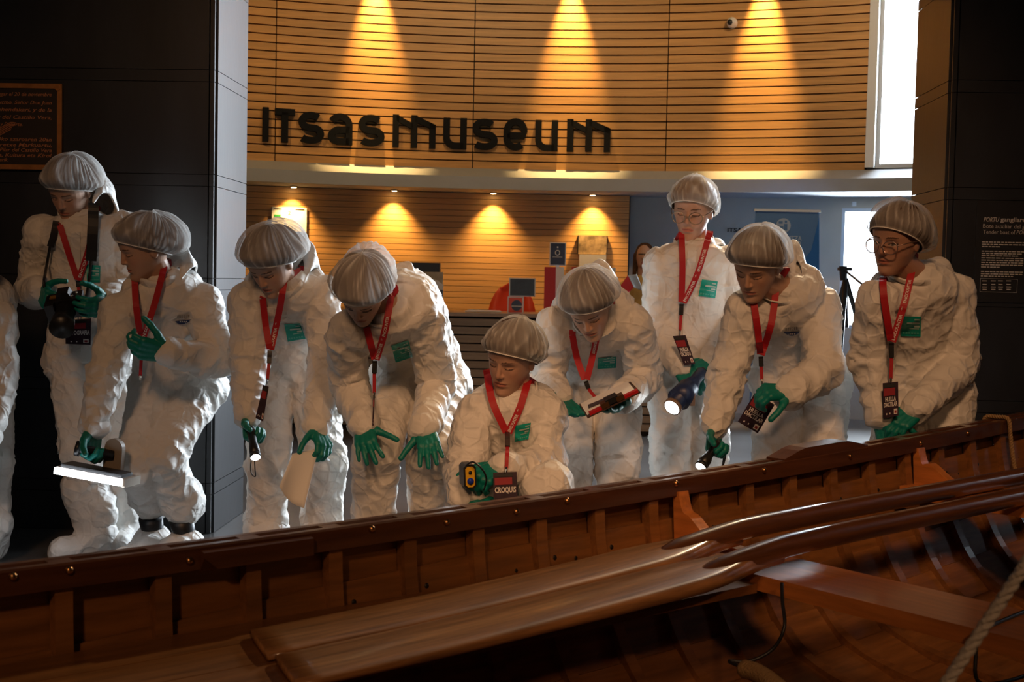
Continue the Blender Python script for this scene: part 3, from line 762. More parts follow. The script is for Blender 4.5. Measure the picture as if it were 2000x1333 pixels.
# card holder with the dark notice
def stand(name, x0, y0, x1, y1, d, label, m, cat='sign', border=.008, foot=True):
    a = at(x0, y1, d); b = at(x1, y0, d); p = Vector(((a.x + b.x) / 2, d, CH if foot else a.z))
    t = thing(name, p, label, cat)
    MB().box((p.x, d + .008, (a.z + b.z) / 2), (b.x - a.x, .008, b.z - a.z)).build('backing', M_whitep, t)
    MB().box((p.x, d + .002, (a.z + b.z) / 2), (b.x - a.x - 2 * border, .006, b.z - a.z - 2 * border)).build('print', m, t)
    if foot: MB().box((p.x, d + .03, CH + (a.z - CH) / 2), (.03, .03, max(a.z - CH, .01))).build('foot', M_whitep, t)
    return t, a, b
M_navy = mat('navy_print', (.02, .025, .06), .35, var=.5, vscale=9)
t, a, b = stand('notice_stand', 994, 544, 1046, 579, DZ + .22, 'dark landscape notice card on a stand on the counter', mat('dark_print', (.018, .024, .03), .35, var=.5, vscale=12))
t, a, b = stand('leaflet_holder', 991, 580, 1022, 612, DZ + .12, 'clear holder with a round dark badge card in front of the orange chair', M_or)
q = at(1009, 597, DZ + .117); MB().tube([q, q - Vector((0, .006, 0))], .043, 18).build('round_mark', M_navy, t)
MB().box(q - Vector((0, .007, .006)), (.085, .002, .006)).build('mark_line', M_white, t)
t, a, b = stand('poster_stand', 1073, 474, 1106, 519, DZ + .40, 'dark blue and red event poster on a stand at the back of the counter', M_navy)
q = at(1089, 494, DZ + .396)
ring = MB(); ring.tube([q + Vector((.018 * math.cos(x), 0, .02 * math.sin(x))) for x in [k * .524 for k in range(13)]], .004, 6); ring.build('ring_mark', M_white, t)
MB().box(q - ZU * .035, (.08, .002, .004)).build('text_line', M_white, t); MB().box(q + ZU * .045, (.012, .002, .012)).build('text_mark', M_white, t)
boxpx('red_band', 1076, 478, 1104, 490, DZ + .400, .003, mat('poster_red', (.12, .015, .03), .4), t)
M_redp = mat('red_paper', (.50, .02, .025), .55)
def leaflet(x0, y0, x1, y1, d, m, label):
    a = at(x0, y1, d); b = at(x1, y0, d); o = MB(); tilt = .03
    zb = CH
    card(o, (a.x, d, zb), (b.x, d, zb), (b.x, d + tilt, b.z), (a.x, d + tilt, b.z), -.012)
    return tag(o.build('leaflet', m), label, 'leaflet')
leaflet(1063, 522, 1086, 560, DZ + .30, M_redp, 'upright red leaflet beside the white one on the counter')
leaflet(1086, 522, 1102, 562, DZ + .33, M_whitep, 'upright white leaflet beside the red one on the counter')
leaflet(1116, 522, 1140, 560, DZ + .32, M_redp, 'red leaflet half hidden behind the raised white hood')
leaflet(1188, 523, 1203, 570, DZ + .32, mat('pale_blue_paper', (.5, .55, .62), .6), 'pale blue leaflet standing at the end of the timber wall')
# picture panel and lit box on the timber wall
Y3 = at(1157, 480, 1).y
dw = drum(ang_of(1157, RL), RL, 0).y - .03
a = at(1129, 496.5, dw); b = at(1185, 461, dw)
t = thing('photo_panel', ((a.x + b.x) / 2, dw, a.z), 'sepia photograph panel mounted on the timber wall under a downlight', 'picture')
MB().box(((a.x + b.x) / 2, dw + .01, (a.z + b.z) / 2), (b.x - a.x + .012, .05, b.z - a.z)).build('frame', M_gap, t)
MB().box(((a.x + b.x) / 2, dw - .018, (a.z + b.z) / 2), (b.x - a.x, .008, b.z - a.z)).build('print', mat('sepia_print', (.30, .20, .10), .5, var=.9, vscale=9), t)
a = at(1131, 530, dw - .06); b = at(1183, 498.6, dw)
o = MB().box(((a.x + b.x) / 2, dw, (a.z + b.z) / 2), (b.x - a.x, .12, b.z - a.z)).build('leaflet_box', mat('cream_box', (.80, .72, .58), .6))
tag(o, 'cream leaflet box on the timber wall below the sepia photograph', 'box')
# white notice board at left
am_ = ang_of(567, RL - .02); pb = drum(am_, RL - .012, 0); a = at(533, 453, pb.y); b = at(601, 405, pb.y)
tx = Vector((math.cos(R_(am_)), -math.sin(R_(am_)), 0)); ty = Vector((math.sin(R_(am_)), math.cos(R_(am_)), 0)); w = (b - a).x; h = b.z - a.z - .01
c = Vector((pb.x, pb.y, (a.z + b.z) / 2))
t = thing('notice_board', c - ZU * h / 2, 'white notice board with a green mark on the timber wall', 'sign')
MB().box(c, (w, .02, h), (tx, ty, ZU)).build('board', M_whitep, t)
M_green = mat('green_print', (.02, .30, .06), .6)
MB().box(c - tx * w * .34 + ZU * h * .14 - ty * .011, (w * .19, .002, h * .09), (tx, ty, ZU)).build('green_mark', M_green, t)
mb = MB(); text_plane(mb, '2', c + ZU * h * .19 - ty * .0115, tx, ZU, .036, None, 'c', 0, .02); mb.build('numeral', M_green, t)
MB().box(c - tx * w * .33 + ZU * h * .42 - ty * .011, (w * .22, .002, .008), (tx, ty, ZU)).build('text_line', M_iron, t)
MB().box(c + tx * w * .30 + ZU * h * .42 - ty * .011, (w * .26, .002, .010), (tx, ty, ZU)).build('text_line', M_iron, t)
# roll-up banner
DB = 10.6
a = at(1462, 850, DB); b = at(1600, 413, DB); w = b.x - a.x; cx = (a.x + b.x) / 2
t = thing('rollup_banner', (cx, DB, 0), 'blue roll-up banner with a white round emblem standing by the grey wall', 'banner')
zt = b.z
M_ban = mat('banner_blue', (.10, .21, .42), .6, var=.05)
MB().box((cx, DB, .06 + (zt - .06) / 2), (w, .006, zt - .06)).build('sheet', M_ban, t)
MB().box((cx, DB, zt), (w + .02, .03, .02)).build('top_rail', M_whitep, t)
MB().box((cx, DB, .03), (w + .04, .18, .06)).build('base', M_metal, t)
MB().tube([(cx, DB + .05, .05), (cx, DB + .02, zt)], .01, 8).build('pole', M_metal, t)
def bp(px, py): q = at(px, py, DB - .005); return q
MB().prism([(p_.x - cx, p_.z) for p_ in (bp(1600, 425), bp(1600, 850), bp(1570, 850), bp(1572, 505), bp(1584, 490))][::-1], (cx, DB - .0045, 0), Vector((1, 0, 0)), ZU, .001).build('print_band', mat('banner_deep_blue', (.02, .14, .42), .6), t)
boxpx('print_block', 1557, 510, 1600, 560, DB - .008, .003, MATS['banner_deep_blue'], t)
boxpx('print_block', 1551, 510, 1559, 525, DB - .009, .003, M_white, t)
q = bp(1530, 441)
MB().tube([q, q - Vector((0, .002, 0))], .062, 24).build('emblem', mat('emblem_white', (.40, .47, .58), .6), t)
for (dx, dz, ww, hh) in ((-.024, .026, .034, .02), (-.02, -.018, .04, .03), (.018, -.012, .03, .055), (.02, .034, .02, .018)):
    MB().box(q + Vector((dx, -.003, dz)), (ww, .002, hh)).build('emblem_mark', M_ban, t)
mb = MB(); text_plane(mb, 'VARITZA', bp(1566, 470), Vector((1, 0, 0)), ZU, .036, .19, 'r', 0, .03); mb.build('lettering', MATS['emblem_white'], t); mb = MB(); text_plane(mb, 'NICO', bp(1564, 480), Vector((1, 0, 0)), ZU, .036, .11, 'r', 0, .03)
mb.build('lettering', MATS['emblem_white'], t)
# small wall lettering and sensor on the blue wall
ab = ang_of(1437, RB); pb = drum(ab, RB - .004, 0); q = at(1421, 453, pb.y - .02)
mb = MB(); text_plane(mb, 'ITSAS', Vector((q.x, pb.y - .006, q.z)), Vector((math.cos(R_(ab)), -math.sin(R_(ab)), 0)), ZU, .035, .17, 'l', 0, .03)
tag(mb.build('wall_lettering', M_letter), 'small black letters ITSAS on the blue grey wall beside the banner', 'sign')
ab = ang_of(1668, RB); pb = drum(ab, RB - .012, 2.0 - .05)
q = at(1668, 398, pb.y); tag(MB().box((q.x, pb.y, q.z - .004), (.035, .03, .04)).build('wall_sensor', M_whitep), 'small white square sensor on the lintel above the low window', 'sensor')
# camera tripod in front of the window
DT = 9.0
apex = at(1652, 545, DT)
t = thing('tripod', (apex.x, DT, 0), 'black tripod standing in front of the bright low window', 'tripod')
MB().tube([at(1647, 520, DT), at(1648, 548, DT)], [.030, .026], 10).build('head', M_black, t)
MB().box(at(1650, 526, DT), (.09, .06, .022)).build('plate', M_black, t)
MB().tube([at(1651, 540, DT), at(1653, 640, DT)], .016, 8).build('column', M_black, t)
MB().tube([at(1652, 530, DT - .03), at(1690, 560, DT - .35)], .009, 8).build('pan_handle', M_black, t)
for dx, dy in ((-.13, -.30), (.42, .05), (-.2, .35)):
    f_ = Vector((apex.x + dx, DT + dy, 0.01)); MB().tube([apex, apex + (f_ - apex) * .5, f_], [.019, .016, .011], 8).build('leg', M_black, t)
# ================================================================= PEOPLE
def npv(v): return np.array(v, dtype=float)
HEADT = [(-.116, .070, -.045, .012), (-.110, .082, -.010, .030), (-.098, .086, .020, .037), (-.080, .084, .050, .048), (-.060, .087, .066, .055), (-.040, .086, .076, .0635), (-.020, .086, .084, .068), (0, .086, .090, .071),
         (.020, .090, .095, .073), (.045, .093, .097, .074), (.070, .088, .094, .070), (.090, .074, .082, .059), (.105, .052, .060, .043), (.115, .025, .03, .022), (.118, .006, .008, .006)]
def gs(x, s): return np.exp(-(x / s) ** 2)
def ribbon(P, Nr, w, th=.0016):
    mb = MB(); n = len(P); rr = []
    w = w if isinstance(w, (list, tuple)) else [w] * n
    for i in range(n):
        d = (P[min(i + 1, n - 1)] - P[max(i - 1, 0)]).normalized(); nn = (Nr[i] - d * Nr[i].dot(d)).normalized(); s = d.cross(nn)
        a, b = P[i] - s * w[i] / 2, P[i] + s * w[i] / 2
        rr.append([a, b, b + nn * th, a + nn * th])
    return mb.rings(rr)
def hand_mb(W, d, palm, thumb, curl=(35, 45, 25), spread=6, tcurl=(20, 25), cuff=.05, scale=1., back=None):
    d = Vector(d).normalized(); n = Vector(palm); n = (n - d * n.dot(d)).normalized(); l = d.cross(n)
    if l.dot(Vector(thumb)) < 0: l = -l
    k = scale; mb = MB()
    mb.cap(W + (Vector(back).normalized() if back else -d) * cuff, W + d * .012 * k, .034 if back else .036 * k, .030 * k, 12)
    fl = (('i', .027, .092, .070, .0100), ('m', .009, .096, .078, .0105), ('r', -.010, .092, .072, .0100), ('p', -.027, .083, .056, .0088))
    for j, (nm, off, base, ln, r) in enumerate(fl):
        K = W + d * base * k + l * off * k
        mb.cap(W + d * .018 * k + l * off * .7 * k, K, .0165 * k, .0140 * k, 10)
        sp = R_(spread) * (1.5 - j); ang = 0; p = K
        dd = (d * math.cos(sp) + l * math.sin(sp)).normalized()
        c = curl[j] if isinstance(curl[0], (tuple, list)) else curl
        for q, frac in enumerate((.45, .31, .24)):
            ang += R_(c[q]); v = dd * math.cos(ang) + n * math.sin(ang); e = p + v * ln * frac * k
            mb.cap(p, e, r * k * (1.06 - .09 * q), r * k * (.97 - .09 * q), 9); p = e
    b = W + d * .028 * k + l * .022 * k; v = (d * .62 + l * .70 + n * .30).normalized(); e = b + v * .044 * k
    mb.cap(b, e, .0165 * k, .0130 * k, 10); ang = 0; p = e
    for q, ln in enumerate((.034, .028)):
        ang += R_(tcurl[q]); v2 = (v * math.cos(ang) + (n * .8 + d * .55 - l * .25).normalized() * math.sin(ang)).normalized(); e = p + v2 * ln * k
        mb.cap(p, e, (.0118 - .001 * q) * k, (.0110 - .0012 * q) * k, 9); p = e
    return mb
class Person: pass
BVHS = []
def make_person(s):
    d = s['d']; Pn = Person(); Pn.s = s
    J = {}
    for k, v in s['j'].items(): J[k] = at(v[0], v[1], d + v[2])
    for k, v in s['a'].items(): J[k] = pz(v[0], .125, d + v[1])
    base = (J['AR'] + J['AL']) / 2; base.z = 0
    root = thing('person', base, s['label'], 'person'); Pn.root = root; Pn.J = J
    N = J['N']; P = J['P']
    lat = (J['SL'] - J['SR']).normalized(); up = (N - P).normalized(); fwd = lat.cross(up).normalized(); lat2 = (J['HL'] - J['HR']).normalized()
    Pn.lat, Pn.up, Pn.fwd = lat, up, fwd
    # head frame
    y_, p_, r_ = [R_(a) for a in s['look']]
    f = Vector((-math.sin(y_) * math.cos(p_), -math.cos(y_) * math.cos(p_), -math.sin(p_)))
    sx = f.cross(ZU).normalized(); u = sx.cross(f).normalized()
    Rr = Matrix.Rotation(r_, 3, f); u = Rr @ u; sx = f.cross(u)
    H = J['head']; HM = Matrix((sx, f, u)).transposed(); Pn.H, Pn.HM = H, HM
    hs = s.get('hs', 1.0)
    h2w = lambda x, y, z: H + HM @ Vector((x * hs, y * hs, (z - .015) * hs)); Pn.h2w = h2w
    # ---- body: head, neck and upper chest as one skin
    mb = MB(); rr = []
    for z, fr, bk, w in HEADT:
        c = (fr - bk) / 2; h = (fr + bk) / 2; ring = []
        for k in range(28):
            a = 2 * math.pi * k / 28; x = math.cos(a); y = math.sin(a); e = .86
            ring.append(h2w(w * math.copysign(abs(x) ** e, x), c + h * math.copysign(abs(y) ** e, y), z))
        rr.append(ring)
    mb.rings(rr)
    mb.cap(h2w(0, .086, .012), h2w(0, .097, -.027), .0065 * hs, .0095 * hs, 10); mb.cap(h2w(-.009, .090, -.031), h2w(.009, .090, -.031), .0070 * hs, .0070 * hs, 10)
    for sg in (-1, 1): mb.ell(h2w(sg * .073, -.008, -.006), (.007 * hs, .017 * hs, .030 * hs), (sx, f, u), 12, 8)
    nk = h2w(0, -.018, -.075); mb.cap(nk, N + (nk - N) * .1, .052, .060, 16)
    mb.ell(N - up * .05, (.12, .085, .08), (lat, fwd, up), 16, 10)
    V, Nn, Fc = remesh(mb, s.get('hv', .0033), 3, .5)
    L = ((V - npv(H)) @ np.array(HM)) / hs; L[:, 2] += .015
    x, y, z = L[:, 0], L[:, 1], L[:, 2]; ax = np.abs(x); face = np.clip((y - .035) / .03, 0, 1) * (z > -.13) * (z < .13)
    dy = -.0085 * gs(ax - .031, .015) * gs(z - .003, .010) + .0055 * gs(ax - .031, .010) * gs(z + .001, .009) + .003 * gs(z - .020, .007) * gs(ax - .028, .02)
    dy += .0035 * gs(z + .056, .0038) * gs(x, .019) - .0035 * gs(z + .0608, .0024) * gs(x, .023) + .0045 * gs(z + .0675, .0048) * gs(x, .017) - .003 * gs(z + .078, .005) * gs(x, .02)
    dy += .004 * gs(z + .100, .010) * gs(x, .016) + .003 * gs(z + .022, .014) * gs(ax - .045, .014)
    V = V + np.outer(dy * face * hs, npv(f))
    tone = npv(s.get('tone', (.52, .31, .21))); C = np.tile(tone, (len(V), 1))
    def paint(m, col): C[:] = C * (1 - m[:, None]) + npv(col) * m[:, None]
    paint(.35 * face * gs(ax - .042, .018) * gs(z + .03, .02), tone * (1.05, .72, .68)); paint(.3 * face * gs(x, .012) * gs(z + .028, .014), tone * (1.05, .75, .7))
    lipw = np.clip(1 - (ax / .024) ** 2, 0, 1)
    paint(face * .8 * (np.abs(z + .0615) < .0082 * np.sqrt(lipw)), tone * (.88, .46, .46)); paint(face * .45 * (np.abs(z + .0608) < .0016) * (ax < .022), (.14, .04, .04))
    paint(face * .9 * (np.abs(z - (.0235 - .10 * (ax - .03) ** 2 / .02 + .0 * ax)) < .0027 * np.clip(1.2 - np.abs(ax - .028) / .03, .3, 1)) * (ax > .011) * (ax < .049), (.045, .022, .014))
    eo = s.get('eyes', 0)
    if eo:
        paint(face * .9 * (np.abs(z + .0015) < .0045 * np.sqrt(np.clip(1 - ((ax - .031) / .0145) ** 2, 0, 1))), (.30, .26, .23)); paint(face * ((ax - .031) ** 2 + (z + .001) ** 2 < .0045 ** 2), (.03, .018, .012))
        paint(face * (np.abs(z - .0032 + (ax - .031) ** 2 * 12) < .0018) * (np.abs(ax - .031) < .016), (.02, .01, .01))
    else: paint(face * .9 * (np.abs(z + .0045 - (ax - .031) ** 2 * 14) < .0021) * (np.abs(ax - .031) < .0155), (.025, .012, .01))
    paint(face * .4 * (np.abs(z + .037) < .003) * (np.abs(ax - .007) < .0035) * (y > .091) * 0, (.10, .04, .03))
    body = build_np(V, Fc, 'body', M_skin, root, None, C); V_body, F_body = V, Fc
    # ---- hair and hair net
    n = Vector((0, -.52, .854)); ex = Vector((1, 0, 0)); ey = n.cross(ex)
    def dome(rfun, th1, nt, npz):
        VV = []; at_ = []
        for i in range(nt + 1):
            th = R_(th1) * i / nt
            for k in range(npz):
                ph = 2 * math.pi * k / npz; dr = n * math.cos(th) + (ex * math.cos(ph) + ey * math.sin(ph)) * math.sin(th)
                rr_, a_ = rfun(th, ph, dr); q = dr * rr_; VV.append(h2w(q.x, q.y - .004, q.z + .018)); at_.append(a_)
        FF = [(i * npz + k, i * npz + (k + 1) % npz, (i + 1) * npz + (k + 1) % npz, (i + 1) * npz + k) for i in range(nt) for k in range(npz)]
        return VV, FF, at_
    def skull(dr): return 1 / math.sqrt((dr.x / .0800) ** 2 + (dr.y / .1030) ** 2 + (dr.z / .1075) ** 2)
    sd = random.uniform(0, 100); puff = s.get('puff', .020); bun = s.get('bun', .03)
    def hairf(th, ph, dr):
        t = min(1, th / R_(99)); q = 1 - max(0, (t - .80) / .20) ** 2; back = max(0, dr.dot(Vector((0, -.97, -.10)))) ** 3
        return skull(dr) + .006 + (puff * (.45 + .75 * q * t) + bun * back) * max(q, 0) * .62 + .002 * math.sin(ph * 5 + sd), 0
    VV, FF, _ = dome(hairf, 101, 20, 48)
    hm = MB().add(VV, FF); hb_ = hm.build('hair', s.get('hairm', M_hair), root, True)
    ths = np.linspace(0, 1, 33); phs = np.arange(128) / 128 * 2 * math.pi
    def netf(th, ph, dr):
        t = th / R_(99); q = 1 - max(0, (t - .80) / .20) ** 2
        fold = .55 * (1 - abs(math.sin(ph * 11 + 2.2 * math.sin(ph * 3 + sd) + 1.3 * math.sin(5 * t + sd)))) + .5 * (1 - abs(math.sin(ph * 19 + 3 * math.sin(ph * 5 + sd * 2) + 2.0 * math.sin(4 * t))))
        wob = math.sin(ph * 2 + sd) * .5 + math.sin(ph * 3 + th * 3 + sd * 1.7) * .5
        back = max(0, dr.dot(Vector((0, -.97, -.10)))) ** 3
        r = skull(dr) + .0085 + (puff * (.45 + .75 * q * t) + bun * back + .008 * wob * q) * q + .0125 * (fold - .4) * (.25 + .75 * t) * q
        a = .38 + .9 * max(0, fold - .35) ** 1.35 + .35 * max(0, (t - .955) / .045) + .10 * wob
        return r, min(max(a, .12), .95)
    VV, FF, A_ = dome(netf, 99, 40, 160)
    rim = VV[-160:]
    om = MB().add(VV, FF); net = om.build('hair_net', M_net, root, True)
    fa = net.data.attributes.new('pleat', 'FLOAT', 'POINT'); fa.data.foreach_set('value', A_)
    MB().tube(rim + [rim[0]], .0022, 6).build('elastic_band', mat('net_elastic', (.80, .78, .74), .7), net, True)
    # ---- coverall
    bones = []
    mb = MB()
    def bone(a, b, ra, rb, kind): bones.append((npv(a), npv(b), ra, rb, kind)); mb.cap(a, b, ra, rb, 16)
    rr = []; wd_ = s.get('wide', .90)
    spine = bez([P - up * .09, P, P + (N - P) * .42 - fwd * s.get('arch', .03), P + (N - P) * .78 - fwd * s.get('arch', .03) * 1.1, N - up * .01, N + up * .055], 3)
    prof_ = [(0, .135, .105), (.12, .172, .135), (.28, .176, .140), (.37, .160, .122), (.45, .180, .148), (.6, .180, .148), (.74, .170, .138), (.85, .150, .118), (.93, .085, .082), (1, .070, .070)]
    m = len(spine)
    for i in range(26):
        q = i / 25; k = q * (m - 1); i0 = min(int(k), m - 2); p = spine[i0].lerp(spine[i0 + 1], k - i0)
        dd = (spine[min(i0 + 1, m - 1)] - spine[max(i0 - 1, 0)]).normalized()
        l = lat2.lerp(lat, min(1, q * 1.3)); l = (l - dd * l.dot(dd)).normalized(); ff = l.cross(dd)
        wx = float(np.interp(q, [a[0] for a in prof_], [a[1] for a in prof_])) * wd_; wy = float(np.interp(q, [a[0] for a in prof_], [a[2] for a in prof_])) * wd_
        rr.append([p + l * (wx * math.copysign(abs(math.cos(t)) ** .9, math.cos(t))) + ff * (wy * math.copysign(abs(math.sin(t)) ** .9, math.sin(t))) for t in [2 * math.pi * j / 28 for j in range(28)]])
    mb.rings(rr)
    bones.append((npv(P), npv(N), .15, .15, 't'))
    for S in 'RL':
        sh, e, w, h, k, a = [J[c + S] for c in 'SEWHKA']
        cl_ = N - up * .10
        mb.cap(cl_.lerp(sh, .35), sh, .090, .070, 16)
        bone(sh, e, .070, .063, 'a'); bone(e, w, .064, .047, 'a')
        mb.cap(e + (sh - e) * .12 - ZU * .012, e + (w - e) * .3 - ZU * .014, .060, .058, 14)
        mb.cap(P.lerp(h, .5), h, .115, .104, 16)
        bone(h, k, .099, .080, 'l'); ab = a + ZU * .05
        ab = a + ZU * (.135 if s.get('sock') else .05); bone(k, ab, .081, .070, 'l'); mb.cap(ab + (k - ab) * .10, ab + (k - ab) * .22, .077, .082, 14)
    V, Nn, Fc = remesh(mb, .0085, 4, .5)
    nb = len(bones); best = np.full(len(V), 1e9); disp = np.zeros(len(V))
    for bi, (a, b, ra, rb, kd) in enumerate(bones):
        ab = b - a; L2 = ab @ ab; t = np.clip(((V - a) @ ab) / L2, 0, 1); q = V - (a + t[:, None] * ab); ds = np.linalg.norm(q, axis=1) - (ra + (rb - ra) * t)
        mk = ds < best; best = np.where(mk, ds, best)
        ln = math.sqrt(L2); dirn = ab / ln; al = t * ln
        e1 = np.cross(dirn, [0.3, .9, .2]); e1 /= np.linalg.norm(e1); e2 = np.cross(dirn, e1)
        lx, ly = q @ e1, q @ e2
        warp = pn(np.c_[V * 4.0 + 11.3 * bi]) * .6
        fq = (15, 9) if kd != 't' else (7, 5)
        rg = 1 - 2.0 * np.abs(pn(np.c_[al * fq[0] + warp * 1.5 + bi * 7.7 + sd, lx * fq[1] + sd, ly * fq[1]]))
        rg2 = 1 - 2.2 * np.abs(pn(np.c_[al * 6 + lx * 9 + bi * 3.1 + sd, lx * 12 - al * 7, ly * 12 + sd]))
        je = np.exp(-((ln - al) / .10) ** 2) + (np.exp(-(al / .09) ** 2) if kd != 't' else 0)
        amp = (.0040 + .0085 * np.clip(je, 0, 1.2)) if kd != 't' else .0060
        dd = amp * np.sign(rg) * np.abs(rg) ** .8 + .0035 * rg2
        if kd == 'a' and bi % 2 == 0: pass
        disp = np.where(mk, dd, disp)
    wp = V + np.c_[pn(V * 4 + sd), pn(V * 4 + 20 + sd), pn(V * 4 + 50 + sd)] * .05
    a1, a2 = vor(wp * 7.5 + sd); b1, b2 = vor(wp * 14 + sd * 2)
    disp += .006 * pn(V * 5.0 + sd) + .0080 * np.exp(-(a2 - a1) / .13) - .008 * (a1 - .45) + .0050 * np.exp(-(b2 - b1) / .16) - .004 * (b1 - .45) - .003
    neckm = np.clip((np.linalg.norm(V - npv(N + up * .02), axis=1) - .07) / .08, .15, 1)
    V = V + Nn * (disp * neckm)[:, None]
    V[:, 2] = np.maximum(V[:, 2], .03)
    suit = build_np(V, Fc, 'coverall', M_suit, root); V_suit, F_suit = V, Fc
    bv = BVHTree.FromPolygons([Vector(v) for v in V], Fc); Pn.bvh = bv
    # ---- zip flap
    if s.get('flap'):
        zp = []
        for q in bez([Vector((a, b, 0)) for a, b in s['flap']], 16):
            r = ray(q.x, q.y).normalized(); hit = bv.ray_cast(CAM, r)
            if hit[0] is not None: zp.append(hit[0] - r * .001)
        zp = [(zp[max(i - 1, 0)] + zp[i] * 2 + zp[min(i + 1, len(zp) - 1)]) / 4 for i in range(len(zp))]
        ribbon(zp, [fwd] * len(zp), .036, .003).build('zip_flap', M_suit, root)
    # ---- hood
    hd = s.get('hood')
    if hd:
        pk = at(hd[0], hd[1], d + hd[2]); wpk = hd[3]; rr = []; nu = 17; prof2 = []
        upv = (pk - N)
        VV = []; nv = 13
        for i in range(nv):
            v = i / (nv - 1)
            for j in range(nu):
                uu = -1 + 2 * j / (nu - 1); a = uu * 2.0
                b0 = N + lat * (math.sin(a) * .098) - fwd * (math.cos(a) * .085 + .012) - up * (.035 + .035 * abs(uu))
                tp = pk + lat * (uu * wpk) - upv * (.42 * uu * uu) + fwd * (.05 * abs(uu) ** 1.5)
                if v < .7:
                    w_ = v / .7; q = b0.lerp(tp, w_) - fwd * (.055 * math.sin(math.pi * w_)) + lat * (.03 * uu * math.sin(math.pi * w_))
                else:
                    w_ = (v - .7) / .3; q = tp + fwd * (.045 * w_) - upv.normalized() * (.06 * w_ * w_) - lat * (uu * .018 * w_)
                VV.append(q)
        VA = npv(VV); VA = VA + np.c_[pn(VA * 17 + sd), pn(VA * 17 + 40 + sd), pn(VA * 17 + 90 + sd)] * .016
        FF = [(i * nu + j, i * nu + j + 1, (i + 1) * nu + j + 1, (i + 1) * nu + j) for i in range(nv - 1) for j in range(nu - 1)]
        ho = build_np(VA, FF, 'hood', M_suit, root); so = ho.modifiers.new('s', 'SUBSURF'); so.levels = 1; so.render_levels = 1
        sm = ho.modifiers.new('t', 'SOLIDIFY'); sm.thickness = .006
    # collar
    cr = []
    nd = (h2w(0, -.01, -.09) - N).normalized()
    for i in range(4):
        v = i / 3; c = N + nd * (.0 + .055 * v) + fwd * .006
        cr.append([c + lat * math.cos(t) * (.086 - .010 * v) + fwd * math.sin(t) * (.084 - .010 * v) + nd * (.006 * math.sin(5 * t + sd)) for t in [2 * math.pi * k / 32 for k in range(32)]])
    co = MB().rings(cr, False).build('collar', M_suit, root, True); cs = co.modifiers.new('t', 'SOLIDIFY'); cs.thickness = .005
    # ---- gloves
    for S in 'RL':
        hnd = s['hand' + S]
        if hnd is None: continue
        W = J['W' + S]; tip = at(hnd['tip'][0], hnd['tip'][1], d + hnd['tip'][2])
        gm = hand_mb(W, tip - W, hnd['palm'], hnd['thumb'], hnd.get('curl', (30, 40, 25)), hnd.get('spread', 6), hnd.get('tc', (20, 25)), .04, hnd.get('k', 1.05), J['E' + S] - W)
        V, Nn, Fc = remesh(gm, .0034, 3, .5); V = V + Nn * (.0013 * pn(V * 60 + sd))[:, None]
        build_np(V, Fc, 'glove', M_glove, root)
        setattr(Pn, 'W' + S, W); dv = (tip - W).normalized(); setattr(Pn, 'D' + S, dv)
        nn_ = Vector(hnd['palm']); setattr(Pn, 'N' + S, (nn_ - dv * nn_.dot(dv)).normalized())
    # ---- shoe covers
    bh = s.get('boot', .22)
    for S in 'RL':
        A = J['A' + S]; tdir = Vector((*s.get('toe' + S, (0, -1)), 0)).normalized(); mb = MB(); g = Vector((A.x, A.y, 0))
        mb.cap(g - tdir * .055 + ZU * .055, g + tdir * .155 + ZU * .050, .058, .052, 14); mb.cap(g + tdir * .05 + ZU * .07, g + ZU * .10, .062, .075, 14)
        mb.cap(g + ZU * .09, g + (J['K' + S] - A).normalized() * (bh - .04), .074, .090, 14)
        V, Nn, Fc = remesh(mb, .0095, 4, .5); V = V + Nn * (.007 * (1 - 2 * np.abs(pn(V * 14 + sd))) + .006 * pn(V * 25 + sd))[:, None]; V[:, 2] = np.maximum(V[:, 2], .002)
        build_np(V, Fc, 'shoe_cover', M_suit, root)
        if s.get('sock'):
            MB().tube([g + ZU * .09, g + ZU * .15 + (J['K' + S] - A).normalized() * .01, g + ZU * .16 + (J['K' + S] - A).normalized() * .06], [.046, .046, .048], 16).build('sock', M_black, root, True)
    cv = [v for r in cr for v in r]; n0 = len(V_suit)
    Pn.bvh_all = BVHTree.FromPolygons([Vector(v) for v in V_suit] + [c_ + (c_ - N).normalized() * .004 for c_ in cv], F_suit + [(n0 + i * 32 + k, n0 + i * 32 + (k + 1) % 32, n0 + (i + 1) * 32 + (k + 1) % 32, n0 + (i + 1) * 32 + k) for i in range(3) for k in range(32)])
    Pn.bvh_skin = BVHTree.FromPolygons([Vector(v) for v in V_body], F_body); Pn.nd = nd
    Pn.body = body; Pn.sd = sd
    return Pn
def lens_(a, b): return (a - b).length
D_ = (0, 0, -1); T_ = (0, -1, 0); AW = (0, 1, 0); LF = (-1, 0, 0); RT_ = (1, 0, 0)
grip = (62, 70, 40)
